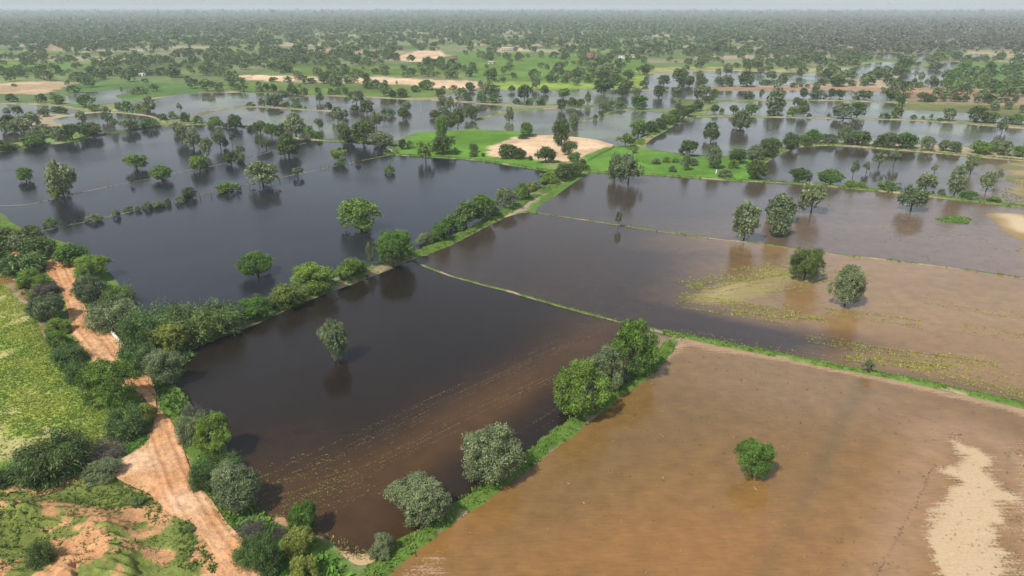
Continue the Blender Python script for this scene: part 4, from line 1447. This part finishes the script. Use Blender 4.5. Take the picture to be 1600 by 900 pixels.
('on the bank right of the junction of ponds', 'R8', '''175 588 122 670 Dd=round dark green bush-like tree at the left of the lower right bank
350 606 132 684 Gd
465 655 70 700 Gb
530 672 72 704 Gb
680 670 120 722 Gb
975 702 56 744 Kb
1130 720 96 768 Gb
1270 750 72 780 Gb'''),
('in the flooded field at the right edge', 'R8', '''475 535 48 642 Ka
552 550 50 612 Ka
622 495 76 580 Ka
705 490 66 577 Ka
935 560 42 617 Ka
1045 573 86 742 Kt=tallest slim tree in the right flooded field, leaning over the bank
1135 513 72 625 Kt
1225 603 72 718 Kt
1288 585 42 667 Ka
886 615 102 702 Kt'''),
('in the grey pond right of middle', 'P', '''1267 286 43 333 Kt=grey-green tree on a thin trunk below the lower right bank
1423 290 45 329 Kt=wide flat grey-green tree leaning at the lower right bank
1162 317 44 376 Kt=dark tree on a bare trunk by the thin ridge
1218 304 48 345 Kt
1214 325 36 372 Kb
966 330 12 356 Ka=tiny sapling on the thin ridge of the grey pond'''),
('in the flooded fields nearby', 'P', '''564 313 62 364 Gd=bright green dome-shaped tree alone in the large dark pond
403 394 52 434 Gd=small bright green bushy tree in the large pond near the bank
524 504 46 564 Kt=pale grey-green ball-shaped tree alone in the dark brown pond
1256 387 45 442 Dd=dark green dense tree on a grassy spot in the tan field
1320 414 52 477 Kt=forked grey-green tree mirrored in the tan field
1354 560 18 583 Ka=tiny sapling on the long green bank at right
1175 688 50 752 Gd=single green bush-like tree in the orange-brown water
987 504 70 598 Gl=tallest bright green tree near the junction of the banks
944 544 56 614 Kt=grey-green tree between the two big green trees
906 568 82 664 Gd=broad yellow-tinged green tree, third from the junction of the banks
895 608 46 652 Kb=silvery shrub in front of the broad green tree
768 671 86 764 Kd=large silvery round tree halfway along the bright bank
655 743 94 824 Kd=wide silvery round tree at the near part of the bright bank
598 834 42 882 Kb=small silvery bush at the near end of the bright bank'''),
('on the broad bank between the dark ponds', 'P', '''616 361 62 420 Gd=dense dark-hearted green tree where the thin ridge meets the broad bank
615 374 28 420 Kt=grey slender tree in front of the dense green one
578 380 18 420 Ka=thin grey sapling left of the dense green tree
549 403 46 442 Gd
492 411 68 462 Gd
447 440 62 488 Yb
402 462 58 502 Gb
342 476 66 530 As
300 482 70 545 As
250 480 90 545 As
262 500 62 552 Yd=yellow-green round tree among the feathery bushes
222 500 50 560 As'''),
('beside the dirt track', 'P', '''260 541 54 602 Kd=pale grey-green tree at the corner of the brown pond
219 538 56 588 As
180 564 76 642 Gd=big olive tree overhanging the dirt track
230 630 34 668 Yb=small yellow-green bush right on the track's edge
200 638 62 690 As
180 469 66 522 Ks=wide feathery pale-green bush above the track
186 444 46 480 As
147 430 50 478 Kd
146 401 54 438 Gd
116 381 50 418 Gd
58 370 54 408 Dd
35 366 42 398 Kd
15 356 52 394 Dd
38 396 66 432 As
50 420 42 452 Gb
64 430 28 454 Gb
74 443 34 464 Xs
76 456 54 502 Kt=gnarled grey-green tree beside the flooded ditch
92 497 40 524 Gb
92 515 42 548 Gb
110 538 44 572 As
126 565 34 602 As
4 388 30 416 Gb
80 340 20 356 Gb
50 352 34 368 Db
-25 372 60 420 Dd
-20 345 50 375 Dd'''),
('in the lower left corner', 'P', '''82 706 112 760 Ds=wide dark bush at the foot of the crop field
6 733 36 764 Ds
160 728 56 758 Kb
165 702 60 728 Xx=dark heap of bare brushwood below the crop field
338 641 62 716 Gd=tall olive bush-tree on the shore right of the track
304 645 44 694 Ks
345 706 56 744 As
320 725 36 770 As
372 718 80 798 Kd=large grey-green tree on the shore right of the track
394 810 46 850 Xx=heap of grey dead brushwood right of the track
300 622 30 650 Xx=strip of grey dead brushwood by the brown pond corner
395 843 52 888 As
418 845 40 905 As
476 784 50 842 Gl=upright bright green tree at the corner of the brown pond
464 822 50 876 Yb
475 868 44 912 Yb
436 815 34 842 Xx
70 850 38 890 Ds=dark thorny shrub in the hollow of the mound
215 777 26 792 Ab
296 820 20 834 Ab'''),
]
SHAPE = {'t': ('round', 'tree'), 'a': ('airy', 'tree'), 'f': ('flat', 'tree'), 'd': ('dense', 'tree'), 'l': ('tall', 'tree'), 'b': ('bush', 'bush'), 's': ('spray', 'bush'), 'x': ('dead', 'bush')}
CNAME = {'K': 'grey-green', 'G': 'bright green', 'D': 'dark green', 'A': 'blue-green', 'Y': 'yellow-green', 'X': 'bare grey'}
SNAME = {'t': 'tree', 'a': 'slender sapling', 'f': 'flat-crowned tree', 'd': 'dense tree', 'l': 'upright tree', 'b': 'bush', 's': 'feathery bush', 'x': 'brush heap'}
def to_world(cx, top, w, foot, shp):
    """foot point, width and height in metres of a plant from its outline in the survey photo"""
    full = shp in 'bdsxl'
    fy = foot
    for _ in range(2):
        zz = .7 if (cx < 560 and fy > 345 and inpoly(*G(cx, fy), NEAR)) else 0.0
        x, y = G(cx, fy, zz)
        D = math.hypot(math.hypot(float(x), float(y)), CAMH)
        e = math.asin(CAMH / D)
        ppm = FPX / (float(y) * cp + CAMH * sp)
        wm = w / ppm
        if full: fy = foot - .5 * w * math.sin(e) * (.8 if shp in 'bsx' else .55)
    H = (fy - top) / ppm
    t = {'b': 0, 's': 0, 'x': 0, 'd': .12, 'l': .06}.get(shp, .3)
    lo, hi = .3, 40
    for _ in range(30):
        m = (lo + hi) / 2
        a, b, c = wm / 2 * .95, m * (1 - t) / 2, m * (1 + t) / 2
        v = c * math.cos(e) + math.hypot(a * math.sin(e), b * math.cos(e))
        if v < H: lo = m
        else: hi = m
    return float(x), float(y), wm, max(lo, wm * (.62 if shp == 'd' else .45))
PLANTS = []
for area, crop, txt in TR:
    ox, oy, k = CRP[crop]
    for line in txt.split('\n'):
        line, _, lab = line.partition('=')
        a = line.split()
        if a[4] == 'Xx' and a[3] == '1': continue
        cx, top, w, foot = (float(v) / k for v in a[:4])
        cx += ox; top += oy; foot += oy
        colr, shp = a[4]
        x, y, wm, hm = to_world(cx, top, w, foot, shp)
        PLANTS.append(dict(area=area, px=cx, col=colr, shp=shp, x=x, y=y, w=wm * .95, h=hm, lab=lab or None))
# farther trees among the fields, scattered: the largest of them single, the rest one woodland
def far_trees():
    out = []
    for y0, y1, dens in ((300, 620, .0065), (620, 1000, .0070), (1000, 1700, .0052), (1700, 3000, .0042), (3000, 5200, .0016), (5200, 10500, .0003)):
        A = .86 * (y1 ** 2 - y0 ** 2)
        n = int(A * dens)
        y = np.sqrt(rng.uniform(y0 ** 2, y1 ** 2, n))
        x = rng.uniform(-.86, .86, n) * (y + 20)
        px, py = PX(x, y)
        a = math.radians(17)
        xr, yr = x * math.cos(a) + y * math.sin(a), -x * math.sin(a) + y * math.cos(a)
        wob = (fbm(x * .006, y * .006, 31) - .5) * 160
        u, v = ((xr + wob) / 95) % 1, ((yr - wob) / 62) % 1
        ed = np.minimum(np.minimum(u, 1 - u) * 95, np.minimum(v, 1 - v) * 62)
        p = .28 + .9 * np.exp(-(ed / 5) ** 2)
        cl = smooth((fbm(x * .012, y * .012, 91) - .38) * 5)
        p = p * (.30 + 1.0 * cl)
        p = p * (1 + 1.6 * smooth((px - 1000) / 250) * smooth((y - 850) / 300) + 1.1 * smooth((300 - px) / 200) * smooth((y - 1000) / 200))
        p = np.maximum(p, smooth((y - 1500) / 1500) * .9)
        m = rng.uniform(0, 1, n) < p
        x, y, px = x[m], y[m], px[m]
        bad = np.zeros(len(x), bool)
        for k, P in PW.items():
            bad |= (sdin(x, y, P) > -3) if y0 < 1700 else False
        if y0 < 1300:
            for P, c in FIELD[:23]:
                Q = GP(P)
                if c in (SAND, TAN): bad |= inpoly(x, y, Q)
                else: bad |= inpoly(x, y, Q) & (rng.uniform(0, 1, len(x)) < .35)
        if y0 < 620:
            bad |= inpoly(x, y, GP([(-300,420),(-300,215),(640,150),(1200,200),(1800,200),(1800,500)]))
            bad |= y < 480
        x, y, px = x[~bad], y[~bad], px[~bad]
        out.append((x, y, px))
    return [np.concatenate(a) for a in zip(*out)]
fx, fy, fpx = far_trees()
# drop the ones that would sit on a traced plant
keep = np.ones(len(fx), bool)
for p in PLANTS:
    if p['y'] > 350: keep &= np.hypot(fx - p['x'], (fy - p['y']) * .5) > p['w'] * .6
fx, fy, fpx = fx[keep], fy[keep], fpx[keep]
fw = rng.gamma(9, .95, len(fx)) * .95 * (1 + .25 * (fy > 1700) + 1.5 * (fy > 5200)); fw = np.where(fy < 900, np.minimum(fw, 10.5), fw); fh = fw * rng.uniform(.6, .95, len(fx))
n_tree = sum(1 for p in PLANTS if SHAPE[p['shp']][1] == 'tree')
n_single = max(0, 300 - n_tree)
order = np.argsort(fy / fw)
inview = np.abs(fpx[order] - 800) < 790
sel = order[inview][:n_single]
rest = np.setdiff1d(np.arange(len(fx)), sel)
cuts = [(0, 330, 'beyond the ponds at the far left'), (330, 640, 'beyond the ponds, left of middle'), (640, 960, 'beyond the middle ponds'), (960, 1280, 'beyond the ponds, right of middle'), (1280, 1700, 'beyond the ponds at the far right')]
for i in sel:
    area = next(a for lo, hi, a in cuts if fpx[i] < hi)
    PLANTS.append(dict(area=area, px=float(fpx[i]), col='DDDKG'[i % 5], shp='dt'[i % 2], x=float(fx[i]), y=float(fy[i]), w=float(fw[i]), h=float(fh[i]), lab=None))
# labels: colour, shape and place, counted from the left among their like
ORD = 'first second third fourth fifth sixth seventh eighth ninth tenth eleventh twelfth thirteenth fourteenth fifteenth sixteenth seventeenth eighteenth nineteenth twentieth'.split()
def ordinal(n):
    if n < 20: return ORD[n]
    return 'twenty-' + ORD[n - 20] if n < 29 else f'{n + 1}th'
grp = {}
for p in PLANTS:
    if not p['lab']: grp.setdefault((p['area'], p['col'], p['shp']), []).append(p)
for (area, c, s), L in grp.items():
    L.sort(key=lambda p: p['px'])
    nm = CNAME[c] + ' ' + SNAME[s]
    if s == 't': nm = CNAME[c] + ' tree'
    if s == 'd': nm = CNAME[c] + ' dense tree'
    for i, p in enumerate(L):
        n = len(L)
        if n == 1: p['lab'] = f"only {nm} {area}"
        elif n > 2 and i == n - 1: p['lab'] = f"rightmost {nm} {area}"
        else: p['lab'] = (f"leftmost {nm} {area}" if i == 0 else f"{ordinal(i)} {nm} from the left {area}")
GROUPT = 'trees standing in and around the flooded fields'
GROUPB = 'bushes along the banks and the dirt track'
for i, p in enumerate(PLANTS):
    st, cat = SHAPE[p['shp']]
    dist = math.hypot(p['x'], p['y'])
    lod = 0 if dist < 190 else 1 if dist < 420 else 2
    var = (i * 7) % (4 if lod < 2 else 3)
    me = get_crown(st, var, lod)
    z = gz(p['x'], p['y']) - .05
    sc = (p['w'], p['w'] * random.uniform(.92, 1.08), p['h'])
    rz = random.uniform(0, 6.28)
    if cat == 'tree':
        root = bpy.data.objects.new('tree', None)
        root.empty_display_size = 1
        COL.objects.link(root)
        root.location = (p['x'], p['y'], z)
        root.rotation_euler = (0, 0, rz)
        root.scale = sc
        tag(root, p['lab'], 'tree', None, GROUPT)
        o = bpy.data.objects.new('crown', me)
        COL.objects.link(o)
        o.parent = root
        tr = bpy.data.objects.new('trunk', get_trunk(st, var, lod))
        COL.objects.link(tr)
        tr.parent = root
        if p['w'] > 6:   # keep the trunk of a wide crown slim
            tr.scale = (.8, .8, 1)
    else:
        o = bpy.data.objects.new('bush' if p['shp'] != 'x' else 'brush_heap', me)
        COL.objects.link(o)
        o.location = (p['x'], p['y'], z)
        o.rotation_euler = (0, 0, rz)
        o.scale = sc
        tag(o, p['lab'], 'bush' if p['shp'] != 'x' else 'brushwood', None, GROUPB)
    o.material_slots[0].link = 'OBJECT'
    o.material_slots[0].material = MLEAF[p['col']]
print('PLANTS', len(PLANTS), 'trees', sum(1 for p in PLANTS if SHAPE[p['shp']][1] == 'tree'), 'rest', len(rest))
# the woodland: every crown a small clump of leaf faces
def woodland():
    x, y, px, w, h = fx[rest], fy[rest], fpx[rest], fw[rest], fh[rest]
    Qs, Ts = [], []
    bands = [(y < 1000, [crown_mesh('dense', v, 2) for v in range(4)], 220, 1.6), ((y >= 1000) & (y < 1700), [crown_mesh('dense', v, 3) for v in range(4)], 90, 1.15), (y >= 1700, [crown_mesh('bush', v, 3) for v in range(3)], 26, 2.0)]
    for m, protos, nq, grow in bands:
        idx = np.where(m)[0]
        for v, (Q, t) in enumerate(protos):
            I = idx[v::len(protos)]
            if not len(I): continue
            q = Q[:nq]; tt = t[:nq]
            c = q.mean(1, keepdims=True)
            q = c + (q - c) * grow
            th = rng.uniform(0, 6.28, len(I))
            ct, st = np.cos(th)[:, None, None], np.sin(th)[:, None, None]
            X = (q[None, :, :, 0] * ct - q[None, :, :, 1] * st) * w[I][:, None, None] + x[I][:, None, None]
            Y = (q[None, :, :, 0] * st + q[None, :, :, 1] * ct) * w[I][:, None, None] + y[I][:, None, None]
            Z = q[None, :, :, 2] * h[I][:, None, None]
            Qs.append(np.stack([X, Y, Z], -1).reshape(-1, 4, 3).astype(np.float32))
            gy = smooth((px[I] - 1100) / 250) * smooth((y[I] - 850) / 250)
            r = rng.uniform(0, 1, len(I))
            base = lerp((0.085, 0.138, 0.040), (0.155, 0.205, 0.072), r)
            base = base * (1 - gy[:, None] * .75) + np.array((0.155, 0.145, 0.105)) * gy[:, None] * .75
            Ts.append((base[:, None, :] * tt[None, :, None]).reshape(-1, 3).astype(np.float32))
    Q, T = np.concatenate(Qs), np.concatenate(Ts)
    me = new_mesh('woodland', Q.reshape(-1, 3), np.arange(len(Q) * 4).reshape(-1, 4))
    attr_col(me, 'col', T, 'FACE')
    print('WOOD', len(Q))
    link('woodland', me, mat_vcol('woodland_leaves', .7, .2), kind='stuff', label='countless far trees covering the plain up to the hazy horizon')
woodland()
# ------------------------------------------------------------------ fences, walls, buildings, poles
def box(x0, x1, y0, y1, z0, z1):
    V = [(x, y, z) for z in (z0, z1) for y in (y0, y1) for x in (x0, x1)]
    F = [(0, 2, 3, 1), (4, 5, 7, 6), (0, 1, 5, 4), (2, 6, 7, 3), (0, 4, 6, 2), (1, 3, 7, 5)]
    return V, F
def mesh_obj(name, parts, mat, parent=None, **kw):
    V, F = [], []
    for v, f in parts:
        o = len(V)
        V += [tuple(p) for p in v]; F += [tuple(i + o for i in q) for q in f]
    return link(name, new_mesh(name, np.array(V), np.array(F)), mat, parent, **kw)
def root(name, x, y, z, rz, label, cat, group=None):
    o = bpy.data.objects.new(name, None)
    COL.objects.link(o)
    o.location = (x, y, z); o.rotation_euler = (0, 0, rz)
    tag(o, label, cat, None, group)
    return o
def fence(pts, n, ph, pr, wires, label, seed, jitter=.3, zb=.0):
    C = catmull(GP(pts), False, 6)
    seg = np.hypot(*np.diff(C, axis=0).T); s = np.concatenate([[0], np.cumsum(seg)])
    rnd = random.Random(seed)
    f = root('fence', C[0, 0], C[0, 1], 0, 0, label, 'fence')
    P = []
    for i in range(n):
        t = s[-1] * (i + (rnd.uniform(-jitter, jitter) if jitter else 0)) / max(1, n - 1)
        t = min(max(t, 0), s[-1])
        x, y = np.interp(t, s, C[:, 0]) - C[0, 0], np.interp(t, s, C[:, 1]) - C[0, 1]
        h = ph * rnd.uniform(.65, 1.2)
        lx, ly = rnd.uniform(-.12, .12), rnd.uniform(-.12, .12)
        z0 = gz(x + C[0, 0], y + C[0, 1]) + zb
        mesh_obj('post', [tube([(x, y, z0 - .3), (x + lx * .5, y, z0 + h * .5), (x + lx, y + ly, z0 + h)], [pr, pr * .9, pr * .6], 6)], MWOOD, f)
        P.append((x + lx * .8, y + ly * .8, z0 + h * .8))
    for k in range(wires):
        W_ = [(a[0], a[1], a[2] - k * .45) for a in P]
        mesh_obj('wire', [tube(W_, [.012] * len(W_), 4)], MWOOD, f)
fence([(313,311),(336,306),(358,301),(379,296.5),(401,291),(424,286),(442,283),(452,280)], 10, 1.7, .11, 1, 'sparse wooden posts on the drowned ridge under the big rounded tree', 1)
fence([(500,265),(530,259),(560,252),(590,246),(620,239)], 22, 1.2, .08, 1, 'close row of short dark posts at the far end of the drowned ridge', 2)
fence([(919,252),(930,246),(942,240),(952,235),(960,230)], 34, 1.1, .09, 1, 'dense dark stake fence at the right edge of the sandy patch', 3)
fence([(1060,160),(1068,153),(1078,147),(1086,142)], 14, 1.6, .12, 1, 'leaning stakes beside the orange road right of middle', 4)
# white low wall by the track
(wx, wy), (wx2, wy2) = G(173, 524), G(195, 549)
a_ = math.atan2(wy2 - wy, wx2 - wx); L_ = math.hypot(wx2 - wx, wy2 - wy)
wz = gz(wx, wy)
wl_ = root('low_wall', wx, wy, wz, a_, 'low whitewashed wall beside the orange track near the feathery bush', 'wall')
mesh_obj('wall_body', [box(0, L_, -.11, .11, -.2, .75)], MWHITE, wl_)
mesh_obj('coping', [box(-.05, L_ + .05, -.17, .17, .752, .83)], MWHITE, wl_)
for k in range(4): mesh_obj('pier', [box(L_ * k / 3 - .16, L_ * k / 3 + .16, -.2, .2, -.2, .95)], MWHITE, wl_)
def building(px, py, w, d, h, wall, roofm, label, storeys=1, rz=0, doors=1, wins=2, parapet=True, name='house'):
    x, y = G(px, py)
    b = root(name, float(x), float(y), 0, rz, label, 'house')
    mesh_obj('wall', [box(-w / 2, w / 2, 0, d, -.3, h)], wall, b)
    ro = mesh_obj('roof', [box(-w / 2 - .35, w / 2 + .35, -.35, d + .35, h + .002, h + .25)], roofm, b)
    if parapet:
        mesh_obj('parapet', [box(-w / 2 - .3, w / 2 + .3, -.3, -.1, h + .252, h + .9), box(-w / 2 - .3, w / 2 + .3, d + .1, d + .3, h + .252, h + .9), box(-w / 2 - .3, -w / 2 - .1, -.1, d + .1, h + .252, h + .9), box(w / 2 + .1, w / 2 + .3, -.1, d + .1, h + .252, h + .9)], wall, ro)
    n = doors + wins
    for s in range(storeys):
        z = s * h / storeys
        for k in range(n):
            cx = -w / 2 + w * (k + .5) / n
            if k < doors and s == 0:
                mesh_obj('door', [box(cx - .6, cx + .6, -.04, -.003, .05, 2.2)], MDARK, b)
            else:
                wn = mesh_obj('window', [box(cx - .65, cx + .65, -.04, -.003, z + 1.0, z + 2.2)], MDARK, b)
                mesh_obj('sill', [box(cx - .75, cx + .75, -.14, -.042, z + .88, z + .998)], roofm, wn)
building(923.5, 93.5, 9, 8, 7.2, MBRICK, MROOF, 'two-storey red brick house among trees on the far green fields', 2, .08)
building(934.5, 93.3, 13, 5, 2.6, MPLAST, MTIN, 'long low white-roofed shed right of the red brick house', 1, 0, 1, 3, False)
building(950.5, 92.3, 4, 4, 2.6, MWHITE, MTIN, 'small white shed right of the long shed', 1, 0, 1, 0, False)
building(971.5, 92, 8, 6, 3.0, MWHITE, MTIN, 'white-roofed farm shed left of the brown hut', 1, -.3, 1, 1, False)
building(979.5, 92.8, 8, 5, 2.4, MWHITE, MTIN, 'low white-roofed shed between farm shed and brown hut', 1, 0, 1, 1, False)
building(990, 92.5, 8.5, 6, 4.2, MPLAST, MROOF, 'brown plastered hut at the right end of the white sheds', 1, .1)
building(708.5, 94, 8, 6, 4.0, MBRICK, MROOF, 'small flat-roofed red brick house left of the far green field', 1, 0, 1, 2)
building(769, 101, 9, 6, 2.6, MPLAST, MROOF, 'low pale hut hidden among dark trees beyond the middle ponds', 1, 0, 1, 1)
building(795, 79.5, 22, 8, 3.2, MPLAST, MROOF, 'long beige farm building on the far fields in the middle', 1, 0, 2, 5)
building(1332, 79, 9, 7, 4.2, MPLAST, MROOF, 'cream-coloured house beyond the far right ponds', 1, .2, 1, 2)
building(1313, 76.5, 5, 5, 4.6, MWHITE, MROOF, 'small pale hut left of the cream-coloured house', 1, 0, 1, 0)
building(222, 119.5, 6, 5, 2.6, MWHITE, MTIN, 'small white hut behind the bushes at the far left', 1, 0, 1, 1, False)
building(238, 117, 14, 5, 2.4, MPLAST, MROOF, 'long low brown shed right of the small white hut', 1, 0, 1, 3, False)
building(69.5, 125, 4, 4, 3.0, MWHITE, MTIN, 'small white pump house at the far left beside the sandy field', 1, 0, 1, 0, False)
for (hx, hy, w, h), lb in zip([(138, 33, 40, 12), (129, 47.5, 16, 5), (11, 54.5, 24, 6), (57, 54.5, 14, 6), (317, 27, 30, 9), (715, 27, 40, 10), (802, 17.5, 90, 24), (1042, 20, 190, 22), (1028, 20.5, 70, 16), (1204, 18.5, 70, 18), (1258, 16, 90, 30), (1238, 21, 80, 14), (1217, 16.5, 60, 20), (288, 16.5, 80, 24)],
  ['bright white building far off above the left woods', 'small white house below the bright white building far left', 'white house at the far left edge of the woods', 'white house just right of the one at the left edge', 'pale house far off left of middle', 'white roofs far off in the middle woods', 'tiny white building on the horizon in the middle', 'longest white building on the horizon right of middle', 'white building on the horizon left of the longest one', 'white building on the horizon right of the longest one', 'brightest white building on the right horizon', 'low white building below the brightest one at right', 'small white tower on the right horizon', 'tiny white building on the horizon at left']):
    w, h = (w * .4, h * .6) if hy > 25 else (w * .55, h * .5)
    building(hx, hy, w, w * .4, h, MWHITE, MTIN, lb, 1, 0, 0, 0, False)
for i, (hx, hy, h, lb) in enumerate([(893, 96, 13, 'pale concrete pole left of the red brick house'), (981, 88, 11, 'pale concrete pole behind the white sheds'), (692, 135, 4.5, 'short pole standing in the far sandy field'), (1290, 173, 5, 'thin pole standing in the far right pond'), (658, 176, 5, 'thin pole standing in the middle pond')]):
    x, y = G(hx, hy)
    r_ = root('utility_pole', float(x), float(y), 0, 0, lb, 'pole', None)
    mesh_obj('shaft', [tube([(0, 0, -.5), (0, 0, h * .5), (0, 0, h)], [.17, .14, .1], 8)], MPOLE, r_)
    mesh_obj('crossarm', [box(-.8 if h > 8 else -.2, .8 if h > 8 else .2, -.06, .06, h - .5, h - .38)], MWOOD, r_)
x, y = G(1119, 271)
st_ = root('marker_stone', float(x), float(y), 0, 0, 'white marker post on the green shore right of the sandy patch', 'marker')
mesh_obj('post_body', [tube([(0, 0, -.2), (0, 0, .9), (0, 0, 1.45), (0, 0, 1.6)], [.26, .22, .18, .04], 8)], MWHITE, st_)
#@@HAZE
bh = 14000.0
V = np.array([(sx_ * bh, y_, z_) for z_ in (-1.5, 82.0) for y_ in (-400.0, 2 * bh) for sx_ in (-1, 1)])
F = np.array([(0, 2, 3, 1), (4, 5, 7, 6), (0, 1, 5, 4), (2, 6, 7, 3), (0, 4, 6, 2), (1, 3, 7, 5)])
hm = bpy.data.materials.new('haze')
hm.use_nodes = True
ht = hm.node_tree
ht.nodes.remove(ht.nodes['Principled BSDF'])
pv = ht.nodes.new('ShaderNodeVolumePrincipled')
pv.inputs['Color'].default_value = (0.86, 0.96, 1.0, 1)
pv.inputs['Density'].default_value = HAZE
pv.inputs['Anisotropy'].default_value = 0.0
ht.links.new(pv.outputs[0], ht.nodes['Material Output'].inputs['Volume'])
link('haze', new_mesh('haze', V, F), hm, kind='stuff', label='pale humid haze over the whole plain, thick at the horizon')
